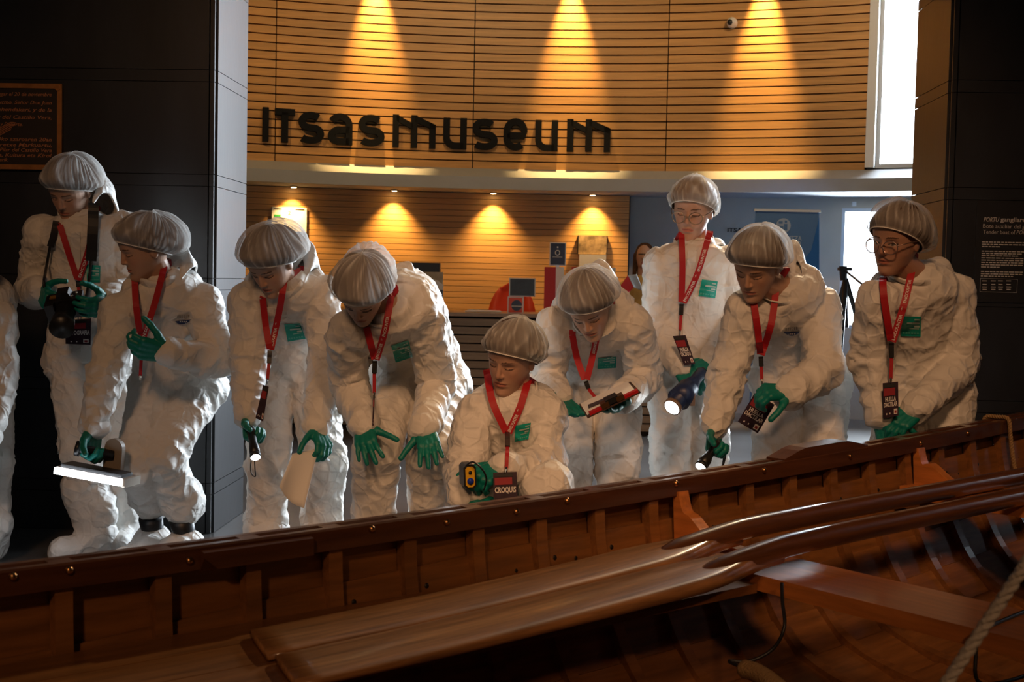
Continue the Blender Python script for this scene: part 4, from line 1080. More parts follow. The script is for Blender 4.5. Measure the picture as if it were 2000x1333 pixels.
SPECS = [
 dict(key='P0', label='person in white coverall mostly cut off, beside the camera holder', d=5.0, look=(-20, 40, 0), j=dict(head=(-75, 500, -.15), N=(-62, 565, 0), P=(-50, 715, .2), SR=(-140, 605, 0), SL=(-8, 622, 0), ER=(-150, 730, 0), EL=(0, 745, -.05), WR=(-110, 820, -.15), WL=(-22, 850, -.15), HR=(-90, 730, .15), HL=(-22, 735, .15), KR=(-95, 905, .05), KL=(-20, 905, .02)), a=dict(AR=(-95, .1), AL=(-22, .1)),
      handR=dict(tip=(-105, 850, -.2), palm=AW, thumb=RT_), handL=dict(tip=(-40, 885, -.2), palm=AW, thumb=LF), hood=(-50, 520, .05, .06), hv=.005),
 dict(key='P1', flap=[(148, 452), (150, 560), (150, 690)], label='person in white coverall looking down at a black camera in both hands', d=5.25, look=(14, 34, -6), puff=.026, bun=.045, j=dict(head=(136, 365, -.08), N=(164, 436, 0), P=(172, 690, .05), SR=(84, 458, .02), SL=(243, 446, .02), ER=(62, 568, .10), EL=(258, 565, .04), WR=(82, 570, -.18), WL=(208, 588, -.22), HR=(138, 700, .05), HL=(214, 700, .05), KR=(160, 885, -.02), KL=(228, 890, .1)), a=dict(AR=(192, -.02), AL=(238, .16)),
      toeR=(-.75, -.65), toeL=(.2, -1), boot=.34, handR=dict(tip=(100, 598, -.34), palm=(.8, .2, -.2), thumb=(.2, .2, 1), curl=(35, 55, 30), k=1.1), handL=dict(tip=(176, 606, -.36), palm=(-.8, .2, .2), thumb=(-.1, .2, 1), curl=(35, 50, 30), k=1.15), hood=(200, 334, .04, .06)),
 dict(key='P2', label='person in white coverall with blue chest logo, stooping with a lit bar lamp', d=4.95, look=(58, 20, -8), puff=.020, bun=.055, sock=1, boot=.12, j=dict(head=(281, 478, -.10), N=(316, 552, -.02), P=(345, 745, .17), SR=(237, 612, -.10), SL=(394, 592, .02), ER=(207, 725, -.20), EL=(424, 702, -.05), WR=(184, 832, -.25), WL=(332, 690, -.22), HR=(305, 760, .12), HL=(392, 757, .17), KR=(268, 905, -.12), KL=(315, 892, -.10)), a=dict(AR=(298, .13), AL=(360, .08)),
      toeR=(-.5, -.8), toeL=(-.2, -1), handR=dict(tip=(178, 872, -.27), palm=(.5, -.2, 0), thumb=(.3, -1, 0), curl=grip, k=1.2), handL=dict(tip=(284, 682, -.27), palm=(0, .8, .3), thumb=(0, -.2, 1), curl=(35, 50, 30), spread=2, k=1.2), hood=(364, 486, .05, .05)),
 dict(key='P3', flap=[(530, 600), (534, 660), (536, 700)], label='person in white coverall bowing over a small lit black torch, papers in the other hand', d=4.85, look=(24, 42, -3), puff=.028, bun=.05, boot=.22, arch=.05, j=dict(head=(527, 507, -.20), N=(560, 556, -.08), P=(574, 718, .20), SR=(487, 590, -.08), SL=(626, 575, -.04), ER=(486, 708, -.12), EL=(640, 712, -.08), WR=(486, 812, -.20), WL=(616, 836, -.22), HR=(532, 735, .17), HL=(612, 735, .17), KR=(522, 908, .04), KL=(634, 908, .04)), a=dict(AR=(521, .10), AL=(628, .10)),
      handR=dict(tip=(490, 850, -.24), palm=(.5, -.3, -.1), thumb=(.3, -1, 0), curl=grip), handL=dict(tip=(632, 868, -.28), palm=(-.4, .3, -.2), thumb=(-1, -.3, 0), curl=(35, 60, 40)), hood=(604, 470, .0, .04)),
 dict(key='P4', label='person in white coverall bending forward with both gloved hands on the knees', d=4.62, look=(16, 58, -12), puff=.026, bun=.03, boot=.25, arch=.07, j=dict(head=(708, 563, -.34), N=(768, 606, -.20), P=(826, 728, .26), SR=(678, 650, -.20), SL=(826, 632, -.14), ER=(682, 748, -.04), EL=(852, 748, .0), WR=(710, 830, -.22), WL=(830, 836, -.20), HR=(778, 745, .22), HL=(866, 745, .22), KR=(735, 885, -.14), KL=(842, 888, -.14)), a=dict(AR=(728, -.04), AL=(838, 0)),
      handR=dict(tip=(715, 868, -.30), palm=(.2, .9, -.3), thumb=(1, 0, 0), curl=(12, 18, 10), spread=9, tc=(0, 5)), handL=dict(tip=(838, 872, -.28), palm=(-.1, .9, -.3), thumb=(-1, 0, .1), curl=(10, 14, 8), spread=8, tc=(0, 5)), hood=(798, 516, -.08, .04)),
 dict(key='P5', flap=[(985, 775), (988, 830), (990, 880)], label='person in white coverall crouching behind the boat rail with a CROQUIS badge', d=4.28, look=(30, 20, -10), eyes=0, puff=.016, bun=.035, tone=(.52, .31, .22), j=dict(head=(1000, 692, -.06), N=(1006, 782, 0), P=(1002, 990, .16), SR=(934, 808, 0), SL=(1066, 812, 0), ER=(906, 920, -.10), EL=(1068, 912, -.08), WR=(905, 975, -.28), WL=(985, 914, -.27), HR=(958, 1000, .12), HL=(1046, 1000, .12), KR=(922, 965, -.24), KL=(1068, 955, -.24)), a=dict(AR=(935, .05), AL=(1065, .05)),
      handR=dict(tip=(945, 985, -.33), palm=(0, .4, -1), thumb=(0, -1, 0)), handL=dict(tip=(944, 932, -.33), palm=(.0, .5, -.6), thumb=(-.3, -.4, 1), curl=(55, 60, 40), k=1.1), hood=None),
 dict(key='P6', flap=[(1142, 655), (1144, 700), (1146, 740)], label='person in white coverall with raised hood peak, bowing over a clipboard', d=4.85, look=(12, 46, 8), puff=.024, bun=.02, arch=.06, j=dict(head=(1149, 592, -.28), N=(1160, 618, -.13), P=(1160, 735, .22), SR=(1086, 640, -.12), SL=(1234, 636, -.12), ER=(1068, 738, 0), EL=(1262, 735, 0), WR=(1091, 780, -.25), WL=(1216, 777, -.24), HR=(1116, 745, .2), HL=(1206, 745, .2), KR=(1112, 912, .02), KL=(1206, 912, .02)), a=dict(AR=(1112, .08), AL=(1206, .08)),
      handR=dict(tip=(1118, 805, -.36), palm=(.1, -.2, 1), thumb=(0, -1, .3), curl=(4, 10, 10), k=1.15, tc=(30, 35)), handL=dict(tip=(1186, 802, -.33), palm=(0, -.1, 1), thumb=(0, -1, .3), curl=(12, 20, 15)), hood=(1176, 506, .02, .050)),
 dict(key='P7', flap=[(1352, 490), (1346, 580), (1342, 660)], label='person in white coverall and glasses standing upright with a large blue torch', d=5.1, look=(22, 16, -4), eyes=0, puff=.016, bun=.062, tone=(.57, .325, .215), hairm=mat('blond_hair', (.20, .115, .05), .5, var=.4, vscale=30, stretch=(4, 4, 1)), j=dict(head=(1354, 404, -.03), N=(1357, 492, 0), P=(1345, 705, .03), SR=(1296, 520, 0), SL=(1424, 512, 0), ER=(1284, 640, .02), EL=(1436, 632, 0), WR=(1328, 716, -.17), WL=(1396, 706, -.17), HR=(1312, 715, .03), HL=(1382, 715, .03), KR=(1312, 890, .02), KL=(1380, 890, .02)), a=dict(AR=(1310, .08), AL=(1384, .08)),
      handR=dict(tip=(1350, 746, -.24), palm=(.4, .2, -.7), thumb=(.8, -.3, .4), curl=(40, 50, 35)), handL=dict(tip=(1366, 722, -.23), palm=(-.3, .2, -.7), thumb=(-.8, -.3, .3), curl=(45, 50, 30)), hood=(1400, 468, .12, .05)),
 dict(key='P8', label='person in white coverall with blue chest logo, pinching a dangling badge', d=4.65, look=(36, 32, -8), puff=.024, bun=.035, arch=.05, j=dict(head=(1478, 512, -.20), N=(1530, 570, -.06), P=(1565, 730, .22), SR=(1456, 612, -.10), SL=(1598, 600, .0), ER=(1420, 735, -.12), EL=(1609, 722, -.12), WR=(1398, 832, -.22), WL=(1544, 768, -.25), HR=(1520, 745, .2), HL=(1608, 745, .2), KR=(1512, 928, .04), KL=(1606, 928, .04)), a=dict(AR=(1512, .08), AL=(1606, .08)),
      handR=dict(tip=(1394, 868, -.25), palm=(.3, -.4, -.2), thumb=(-.3, -1, 0), curl=grip), handL=dict(tip=(1500, 766, -.29), palm=(-.1, .5, -.8), thumb=(-.3, -.6, .5), curl=(50, 60, 40), k=1.1), hood=(1552, 470, .02, .04)),
 dict(key='P9', flap=[(1735, 560), (1742, 660), (1748, 790)], label='person in white coverall and round glasses leaning to the boat rail beside the dark pillar', d=4.51, look=(48, 10, -6), eyes=1, puff=.018, bun=.05, tone=(.45, .25, .17), j=dict(head=(1752, 462, -.12), N=(1788, 548, -.02), P=(1800, 755, .16), SR=(1716, 590, -.10), SL=(1862, 578, .06), ER=(1696, 702, -.04), EL=(1876, 712, .06), WR=(1720, 808, -.12), WL=(1792, 800, -.14), HR=(1755, 770, .13), HL=(1846, 770, .15), KR=(1745, 940, .0), KL=(1850, 940, .02)), a=dict(AR=(1745, .06), AL=(1850, .08)),
      handR=dict(tip=(1732, 848, -.15), palm=(.5, .4, -.3), thumb=(.6, -.8, 0), curl=(25, 30, 20)), handL=dict(tip=(1752, 830, -.18), palm=(-.2, .4, -.8), thumb=(-.6, -.5, .5)), hood=(1834, 502, .08, .06)),
]
PP = {}
for s in SPECS:
    PP[s['key']] = make_person(s)
# ================================================================= LANYARDS, BADGES, STICKERS
def cast(P, px, py, off=.006):
    r = ray(px, py).normalized(); h = P.bvh.ray_cast(CAM, r)
    if h[0] is None: return None
    n = h[1]
    if n.dot(r) > 0: n = -n
    return h[0] + n * 0 - r * off, n, h[3]
def path_on(P, pts, n=14, off=.0095, y0=None, y1=None, drop=.05, raw=False):
    """points on the suit along a pixel path; a strap lies on the cloth where that comes forward and hangs free where it falls away"""
    q = bez([Vector((a, b, 0)) for a, b in pts], n); Y = []; bvh = P.bvh_all
    for p in q:
        best = None
        for dx in (-5, 0, 5):
            r = ray(p.x + dx, p.y).normalized(); h = bvh.ray_cast(CAM, r)
            if h[0] is not None: best = h[0].y if best is None else min(best, h[0].y)
        Y.append(best)
    first = next((y for y in Y if y is not None), P.s['d'] - .15)
    if y0 is not None: first = y0
    lim = first + (drop if y0 is None else .004)
    Y = [min(y, lim) if y is not None else lim for y in Y]
    n_ = len(Y); lo = [min(Y[max(0, k - 2):k + 3]) for k in range(n_)]
    sm = [min(Y[k], sum(lo[max(0, k - 3):k + 4]) / len(lo[max(0, k - 3):k + 4])) for k in range(n_)]
    if y0 is not None: sm[0] = min(y0, sm[0])
    if y1 is not None:
        e = sm[-1]; sm = [y + min(0, (y1 - e)) * (k / (n_ - 1)) ** 2 for k, y in enumerate(sm)]
    return [at(p.x, p.y, y - off) for p, y in zip(q, sm)]
def seg_text(mb, P, Nr, body, s0, length, h, flip=False):
    V, Fc, w = text2d(body, 0, .02); cum = [0]
    for i in range(1, len(P)): cum.append(cum[-1] + (P[i] - P[i - 1]).length)
    out = []
    for x, y in V:
        xx = x / w * length; xx = (length - xx) if flip else xx; sd_ = s0 + xx
        i = max(0, min(len(P) - 2, int(np.searchsorted(cum, sd_)) - 1)); t = (sd_ - cum[i]) / max(cum[i + 1] - cum[i], 1e-6)
        p = P[i].lerp(P[i + 1], t); d = (P[i + 1] - P[i]).normalized(); nn = (Nr[i] - d * Nr[i].dot(d)).normalized(); sdv = d.cross(nn)
        out.append(p + sdv * ((y / .7 - .5) * h) + nn * .0027)
    mb.add(out, Fc)
def toward(p): return (CAM - p).normalized()
def lanyard(key, left, right, stem, badge, words, desc, buckle=.045):
    P = PP[key]; d = P.s['d']
    pl_ = path_on(P, left); pr_ = path_on(P, right)
    yj = min(pl_[-1].y, pr_[-1].y) + .0095                      # both straps meet at one depth
    pl_ = path_on(P, left, y1=yj); pr_ = path_on(P, right, y1=yj - .003)
    N, lat, up, fwd = P.J['N'], P.lat, P.up, P.fwd
    nd = P.nd; c0 = N + nd * (.042 if P.s['look'][1] < 40 else .008); lt = (lat - nd * lat.dot(nd)).normalized(); bk_ = lt.cross(nd); bk_ = bk_ if bk_.dot(fwd) < 0 else -bk_
    back_ = []
    for k in range(11):                                        # round the back of the neck, on the collar
        an = R_(-62 + 124 * k / 10); dv = lt * math.sin(an) + bk_ * math.cos(an); rr_ = []
        for bv in (P.bvh_all,):
            h = bv.ray_cast(c0 + dv * .125, -dv, .125)
            if h[0] is not None: rr_.append((h[0] - c0).length)
        back_.append(c0 + dv * (min(max(rr_ + [.08]), .084) + .003))
    full = [pl_[0]]
    root = thing('lanyard', stem and at(stem[-1][0], stem[-1][1], d - .2) or full[0], desc, 'lanyard')
    def nr(p): return toward(p)
    nl = [toward(p) for p in pl_]
    ribbon(pl_, nl, .024).build('strap', M_red, root); nrr = [toward(p) for p in pr_]; ribbon(pr_, nrr, .024).build('strap', M_red, root)
    nbb = bez([pl_[0], *back_, pr_[0]], 4); wb = [max(0, 1 - min(k, len(nbb) - 1 - k) / 9) for k in range(len(nbb))]; ribbon(nbb, [((p - c0).normalized() * (1 - w_) + toward(p) * w_ * 1.2).normalized() for p, w_ in zip(nbb, wb)], [.020 + .004 * w_ for w_ in wb]).build('neck_strap', M_red, root)
    if words:
        mb = MB(); cl_ = sum((pr_[i + 1] - pr_[i]).length for i in range(len(pr_) - 1))
        for (a, b, w_) in words: seg_text(mb, pr_, nrr, w_, cl_ * a, cl_ * (b - a), .010, True)
        mb.build('lettering', M_white, root)
    ps = path_on(P, stem, 6, .011, y0=yj)
    k = max(2, int(len(ps) * .45)); 
    ribbon(ps[:k + 1], [toward(p) for p in ps[:k + 1]], .017, .006).build('buckle', M_black, root)
    ribbon(ps[k:], [toward(p) for p in ps[k:]], .012, .002).build('tail', M_red, root)
    e = ps[-1]; dn = (ps[-1] - ps[-2]).normalized()
    MB().tube([e - dn * .004, e + dn * .018], .0042, 8).build('clip', M_metal, root, True)
    if badge:
        quad, head, icon = badge; 
        hb_ = [P.bvh.ray_cast(CAM, ray(*q).normalized())[3] for q in quad]; hb_ = [h for h in hb_ if h]; dist = min(min(hb_) if hb_ else 9, (e - CAM).length + .01) - (.045 if key == 'P5' else .012)
        C4 = [CAM + ray(*q).normalized() * dist for q in quad]; TL, TR, BR, BL = C4
        bd = MB(); card(bd, BL, BR, TR, TL, .003); bo = bd.build('badge', M_badge, root)
        nn = (BR - BL).cross(TL - BL).normalized(); nn = nn if nn.dot(toward(TL)) > 0 else -nn
        def bq(u, v): return (BL.lerp(BR, u)).lerp(TL.lerp(TR, u), v) + nn * .0045
        def patch(u0, v0, u1, v1, m, nm, lift=0): q = MB(); L_ = nn * lift; card(q, bq(u0, v0) + L_, bq(u1, v0) + L_, bq(u1, v1) + L_, bq(u0, v1) + L_, .0006); return q.build(nm, m, bo)
        patch(.06, .62, .80, .84, M_badgered, 'red_print'); patch(.06, .86, .84, .96, M_black, 'header_bar')
        patch(.70, .06, .92, .22, M_white, 'emblem'); patch(.75, .09, .87, .17, M_badgered, 'emblem_mark', .001)
        patch(.2, .08, .26, .13, M_white, 'icon_mark'); patch(.42, .08, .47, .13, M_white, 'icon_mark')
        uxv = (bq(1, .5) - bq(0, .5)); uyv = (bq(.5, 1) - bq(.5, 0)); W_b = uxv.length; H_b = uyv.length
        mb = MB(); nl_ = len(head)
        for i, t_ in enumerate(head):
            hh = .17 * H_b if nl_ == 1 else .125 * H_b; v = (.38 if nl_ == 1 else .46 - .155 * i)
            wf = min(.9, .125 * len(t_) + .04) if nl_ == 1 else min(.88, .115 * len(t_))
            text_plane(mb, t_, bq(.5, v) + nn * .0008, uxv.normalized(), uyv.normalized(), hh, W_b * wf, 'c', 0, .03)
        if head: mb.build('lettering', M_white, bo)
        MB().tube([e, bq(.5, .97)], .0022, 6).build('hook', M_black, root)
    return root
EN = ((.30, .58, 'ENCOUNTER'), (.62, .66, '*'), (.70, .98, 'ENCOUNTER'))
lanyard('P1', [(117, 440), (133, 492), (151, 545)], [(184, 432), (172, 490), (153, 548)], [(152, 549), (154, 572)], ([(127, 626), (178, 622), (177, 674), (128, 672)], ['FOTOGRAFIA'], 1), ((.35, .95, 'ENCOUNTER'),), 'red lanyard with photography badge hanging below the black camera')
lanyard('P2', [(263, 548), (266, 600), (275, 662)], [(321, 520), (303, 590), (279, 662)], [(277, 664), (276, 700), (274, 735)], None, EN[2:], 'red lanyard gathered in the gloved hand of the bar lamp holder')
lanyard('P3', [(513, 584), (519, 635), (527, 682)], [(556, 542), (546, 605), (529, 684)], [(527, 686), (525, 715), (522, 742)], ([(514, 752), (525, 756), (514, 824), (499, 817)], [], 0), EN[1:], 'red lanyard with a twisted badge on the bowing torch holder with papers')
lanyard('P4', [(716, 640), (724, 672), (732, 702)], [(764, 578), (752, 645), (735, 703)], [(732, 705), (731, 735), (731, 768)], ([(729, 772), (732, 772), (730, 832), (727, 832)], [], 0), EN, 'red lanyard with its badge edge-on over the bent knees')
lanyard('P5', [(950, 722), (962, 785), (989, 845)], [(1032, 742), (1016, 795), (993, 846)], [(991, 848), (991, 880), (989, 915)], ([(963, 924), (1009, 922), (1011, 986), (965, 988)], ['CROQUIS'], 1), EN[1:], 'red lanyard with CROQUIS badge on the crouching person')
lanyard('P6', [(1118, 655), (1127, 700), (1142, 742)], [(1170, 636), (1159, 690), (1146, 742)], [(1144, 745), (1151, 762), (1164, 778)], ([(1142, 792), (1172, 776), (1168, 784), (1134, 803)], [], 0), EN[:1], 'red lanyard dangling onto the clipboard')
lanyard('P7', [(1331, 455), (1333, 520), (1331, 590)], [(1387, 452), (1362, 535), (1335, 592)], [(1331, 594), (1330, 620), (1328, 646)], ([(1314, 657), (1339, 655), (1358, 711), (1336, 714)], ['HUELLA', 'CALZADO'], 1), EN, 'red lanyard with HUELLA CALZADO badge on the standing person with glasses')
lanyard('P8', [(1471, 584), (1480, 645), (1485, 692)], [(1517, 552), (1507, 630), (1487, 694)], [(1486, 697), (1487, 720), (1488, 742)], ([(1474, 768), (1513, 791), (1480, 847), (1441, 824)], ['HUELLA', 'DACTILAR'], 1), (), 'red lanyard with HUELLA DACTILAR badge pinched in a gloved hand')
lanyard('P9', [(1724, 541), (1727, 585), (1740, 666)], [(1785, 510), (1767, 590), (1743, 668)], [(1741, 670), (1741, 705), (1740, 740)], ([(1724, 749), (1754, 746), (1755, 812), (1725, 818)], ['HUELLA', 'DACTILAR'], 1), EN, 'red lanyard with HUELLA DACTILAR badge hanging over the boat rail')
def surf_patch(P, quad, n, name, m, off=.004):
    TL, TR, BR, BL = [Vector((a, b, 0)) for a, b in quad]; VV = []
    for i in range(n + 1):
        for j in range(n + 1):
            q = TL.lerp(TR, j / n).lerp(BL.lerp(BR, j / n), i / n); h = cast(P, q.x, q.y, off); VV.append(h[0] if h else at(q.x, q.y, P.s['d'] - .2))
    FF = [(i * (n + 1) + j, (i + 1) * (n + 1) + j, (i + 1) * (n + 1) + j + 1, i * (n + 1) + j + 1) for i in range(n) for j in range(n)]
    o = MB().add(VV, FF).build(name, m, P.root, True); return o
def sub(quad, u0, v0, u1, v1):
    TL, TR, BR, BL = [Vector((*q, 0)) for q in quad]; f_ = lambda u, v: tuple((TL.lerp(TR, u).lerp(BL.lerp(BR, u), v))[:2]); return [f_(u0, v0), f_(u1, v0), f_(u1, v1), f_(u0, v1)]
for key, quad in (('P1', [(168, 517), (196, 519), (195, 552), (170, 552)]), ('P3', [(555, 634), (586, 632), (597, 662), (562, 668)]), ('P4', [(764, 676), (798, 665), (806, 698), (773, 709)]), ('P5', [(1007, 832), (1037, 826), (1032, 858), (1005, 864)]),
                  ('P6', [(1168, 700), (1204, 697), (1203, 719), (1167, 721)]), ('P7', [(1371, 546), (1402, 550), (1397, 583), (1364, 578)]), ('P9', [(1761, 618), (1799, 619), (1798, 658), (1760, 657)])):
    st = surf_patch(PP[key], quad, 14, 'sticker', M_teal, .006)
    for (u0, v0, u1, v1) in ((.66, .13, .93, .20), (.28, .30, .93, .39), (.66, .45, .93, .55), (.40, .60, .9, .63)):
        o = surf_patch(PP[key], sub(quad, u0, v0, u1, v1), 3, 'print_line', mat('sticker_print', (.42, .62, .57), .6), .0085)
    for k in range(6):
        surf_patch(PP[key], sub(quad, .08 + k * .145, .80, .17 + k * .145, .88), 2, 'print_icon', mat('teal_light', (.10, .48, .40), .5), .0085)
for key, (cx_, cy_) in (('P2', (358, 626)), ('P8', (1546, 650))):
    P = PP[key]; pts = [(cx_ - 16 + 32 * k / 8, cy_ + (-1.5 if key == 'P8' else -2.2 * (k - 4) / 4)) for k in range(9)]
    VV = []; 
    for (x, y), w in zip(pts, (0, 4, 6, 7.5, 8, 7.5, 6, 4, 0)):
        for yy in (0, w): h = cast(P, x, y + yy, .005); VV.append(h[0] if h else at(x, y + yy, P.s['d'] - .2))
    MB().add(VV, [(2 * i, 2 * i + 1, 2 * i + 3, 2 * i + 2) for i in range(8)]).build('chest_logo', M_blue, P.root, True)
    for k in range(4): surf_patch(P, [(cx_ - 7 + 4 * k, cy_ + 1.5), (cx_ - 4.6 + 4 * k, cy_ + 1.5), (cx_ - 4.6 + 4 * k, cy_ + 4), (cx_ - 7 + 4 * k, cy_ + 4)], 1, 'logo_letter', M_white, .007)
    for k in range(6): surf_patch(P, [(cx_ - 12 + 4.2 * k, cy_ - 9 - k * .4), (cx_ - 9.4 + 4.2 * k, cy_ - 9 - k * .4), (cx_ - 9.4 + 4.2 * k, cy_ - 3.5 - k * .4), (cx_ - 12 + 4.2 * k, cy_ - 3.5 - k * .4)], 1, 'logo_letter', mat('grey_print', (.28, .27, .25), .6), .005)
# ================================================================= EYEGLASSES
def glasses(key, label, mf, sc=1.):
    P = PP[key]; h = P.h2w; t = thing('eyeglasses', h(0, .10, -.03), label, 'glasses')
    for sg in (-1, 1):
        ring = [h(sg * .035 + .0265 * math.cos(a), .103 - .006 * abs(math.cos(a)) * (1 if math.cos(a) * sg > 0 else 0), -.008 + .0235 * math.sin(a)) for a in [k * math.pi / 12 for k in range(25)]]
        MB().tube(ring, .0019, 6).build('rim', mf, t, True)
        VV = ring[:-1]; MB().add(VV, [tuple(range(24))]).build('lens', M_glass, t)
        MB().tube([h(sg * .061, .098, .0), h(sg * .076, .06, .006), h(sg * .0835, .01, .008), h(sg * .0835, -.02, .002)], .0018, 6).build('temple', mf, t, True)
    MB().tube([h(-.010, .104, -.004), h(0, .107, -.001), h(.010, .104, -.004)], .0019, 6).build('bridge', mf, t, True)
glasses('P7', 'thin metal eyeglasses on the standing person', mat('gold_wire', (.35, .25, .16), .3, .9))
glasses('P9', 'round thin-rimmed eyeglasses on the person beside the dark pillar', mat('rose_wire', (.40, .28, .24), .3, .8))
# ================================================================= HELD THINGS
def torch(name, tail, head, r0, r1, mb_, label, power, ringm=None, neck=.55):
    d = (head - tail).normalized(); L = (head - tail).length
    t = thing(name, tail, label, 'torch')
    MB().tube([tail, tail + d * .004, tail + d * L * neck, tail + d * L * (neck + .15), head], [r0 * .8, r0, r0, r1, r1], 18).build('barrel', mb_, t, True)
    MB().tube([head - d * .012, head + d * .002], [r1 * 1.05, r1 * 1.05], 18).build('bezel', ringm or mb_, t, True)
    MB().tube([head + d * .0022, head + d * .0035], r1 * .88, 18).build('lens', mat('torch_lens', (1, 1, 1), emit=(.92, .97, 1), estr=25), t, True)
    MB().tube([tail - d * .008, tail], [r0 * .7, r0 * .85], 14).build('tail_cap', M_black, t, True)
    spot('torch_light', head + d * .01, head + d, power, (.9, .96, 1), 55, .8, r1 * .8)
    return t
# digital camera with strap
P = PP['P1']; d = 5.25
c = at(132, 597, d - .30); lens_end = at(122, 634, d - .42); ax_ = (lens_end - c).normalized(); s_, _, u_ = frame_of(ax_)
s_ = Vector((1, 0, .12)).normalized(); s_ = (s_ - ax_ * s_.dot(ax_)).normalized(); u_ = s_.cross(ax_)
if u_.z < 0: u_ = -u_
t = thing('camera', c, 'black digital camera with lens hood and strap in gloved hands', 'camera')
MB().box(c, (.135, .062, .085), (s_, ax_, u_)).build('body', M_black, t)
MB().prism([(-.03, 0), (.03, 0), (.022, .028), (-.022, .028)], c + u_ * .042 - ax_ * .025, s_, u_, .05).build('prism_housing', M_black, t)
MB().tube([c + ax_ * .03, c + ax_ * .035, c + ax_ * .11, c + ax_ * .112, c + ax_ * .17], [.036, .038, .038, .043, .047], 20).build('lens', M_black, t, True)
MB().box(c - s_ * .055 + ax_ * .018, (.035, .08, .085), (s_, ax_, u_)).build('grip', M_black, t)
MB().box(c + u_ * .046 - s_ * .035 , (.042, .022, .004), (s_, ax_, u_)).build('top_screen', mat('amber_screen', (.22, .12, .02), .3), t)
for q in ((.012, .0), (.03, .01), (.045, -.01)): MB().tube([c + s_ * q[0] + ax_ * q[1] + u_ * .040, c + s_ * q[0] + ax_ * q[1] + u_ * .049], .006, 10).build('dial', M_metal, t, True)
for nm, pts, wi in (('strap', [(183, 398), (181, 450), (178, 510)], .042), ('strap', [(110, 432), (104, 462), (98, 482)], .026)):
    p3 = path_on(P, pts, 8, .012); ribbon(p3, [toward(p) for p in p3], wi, .004).build(nm, M_black, t)
for pts in ([(178, 508), (174, 545), (168, 580), (160, 593)], [(98, 480), (91, 520), (86, 555), (92, 577)]):
    p3 = path_on(P, pts, 8, .016); p3[-1] = c + s_ * (.065 if pts[0][0] > 150 else -.065) + u_ * .03; MB().tube(p3, .006, 6).build('strap_end', M_black, t, True)
# bar work light
d = 4.95 - .27
h0 = at(150, 876, d - .04); h1 = at(222, 890, d - .02)
a0 = at(108, 919, d - .06); a1 = at(240, 944, d - .14); axl = (a1 - a0).normalized(); bk = Vector((.35, .93, 0)); bk = (bk - axl * bk.dot(axl)).normalized(); ul = axl.cross(bk)
if ul.z < 0: ul = -ul
t = thing('work_light', (a0 + a1) / 2, 'lit white bar work light with grey bracket and handle in a gloved hand', 'lamp')
L = (a1 - a0).length; cc = (a0 + a1) / 2
MB().box(cc + bk * .050 + ul * .004, (L, .085, .020), (axl, bk, ul)).build('housing', mat('lamp_grey', (.20, .17, .15), .5), t)
MB().box(cc + bk * .045 + ul * .019, (L * .9, .07, .014), (axl, bk, ul)).build('top_cover', M_black, t)
MB().box(cc, (L, .016, .024), (axl, bk, ul)).build('light_tube', mat('led_tube', (1, 1, 1), emit=(.86, .92, 1), estr=9), t)
MB().box(a1 + axl * .006 + bk * .045, (.012, .10, .032), (axl, bk, ul)).build('end_cap', mat('lamp_cream', (.45, .40, .33), .5), t)
br = at(218, 888, d - .03)
mb = MB(); n_ = 10
poly = [(-.038, -.075), (.038, -.075)] + [(.038 * math.cos(x), .02 + .038 * math.sin(x)) for x in [math.pi * k / 10 for k in range(11)]]
mb.prism(poly, br + bk * .03, axl, ul, .022); mb.build('bracket', mat('lamp_tan', (.30, .25, .20), .5), t)
MB().tube([h0, h0.lerp(h1, .15), h1], [.024, .018, .018], 14).build('handle', M_black, t, True)
MB().tube([h0 + (h0 - h1).normalized() * .004, h0 + (h1 - h0).normalized() * .014], .029, 16).build('handle_end', M_black, t, True)
l = area('work_light_glow', cc - bk * .012 - ul * .004, cc - bk * 1.0 - ul * 1.6, L * .95, .03, 5, (.82, .90, 1)); 
# torches
d3 = 4.85
q0, q1 = at(490, 838, d3 - .27), at(499, 893, d3 - .36); torch('torch', q0, q1, .015, .019, M_black, 'small lit black torch with wrist loop over the boat rail', 1.2)
tl_ = MB().tube(bez([q1.lerp(q0, .3) + Vector((0, 0, 0)), at(490, 905, d3 - .30), at(491, 925, d3 - .30), at(499, 931, d3 - .30), at(498, 915, d3 - .30), q1.lerp(q0, .35)], 6), .0022, 6)
tag(tl_.build('wrist_loop', M_black, None, True), 'thin black wrist loop hanging from the small torch', 'cord')
d8 = 4.65
q0, q1 = at(1402, 866, d8 - .27), at(1369, 912, d8 - .34); torch('torch', q0, q1, .015, .021, M_black, 'lit black torch held just above the boat rail', .35)
tag(MB().tube(bez([q0, at(1412, 868, d8 - .25), at(1417, 890, d8 - .25), at(1410, 915, d8 - .25), at(1413, 890, d8 - .24), q0], 6), .003, 6).build('wrist_loop', M_black, None, True), 'black wrist loop on the torch above the boat rail', 'cord')
d7 = 5.1
q0, q1 = at(1372, 726, d7 - .27), at(1313, 796, d7 - .42)
M_tb = mat('torch_blue', (.012, .025, .085), .4)
t = torch('torch', q0, q1, .022, .034, M_tb, 'large lit dark blue torch with brown ring in two gloved hands', .5, mat('torch_ring', (.20, .12, .07), .4), .25)
dd_ = (q1 - q0).normalized()
MB().tube([q0.lerp(q1, .45), q0.lerp(q1, .80)], [.040, .046], 18).build('head_housing', M_tb, t, True)
MB().box(q0.lerp(q1, .62) + Vector((.03, -.01, -.02)), (.02, .02, .05)).build('belt_clip', mat('torch_ring', (.2, .12, .07)), t)
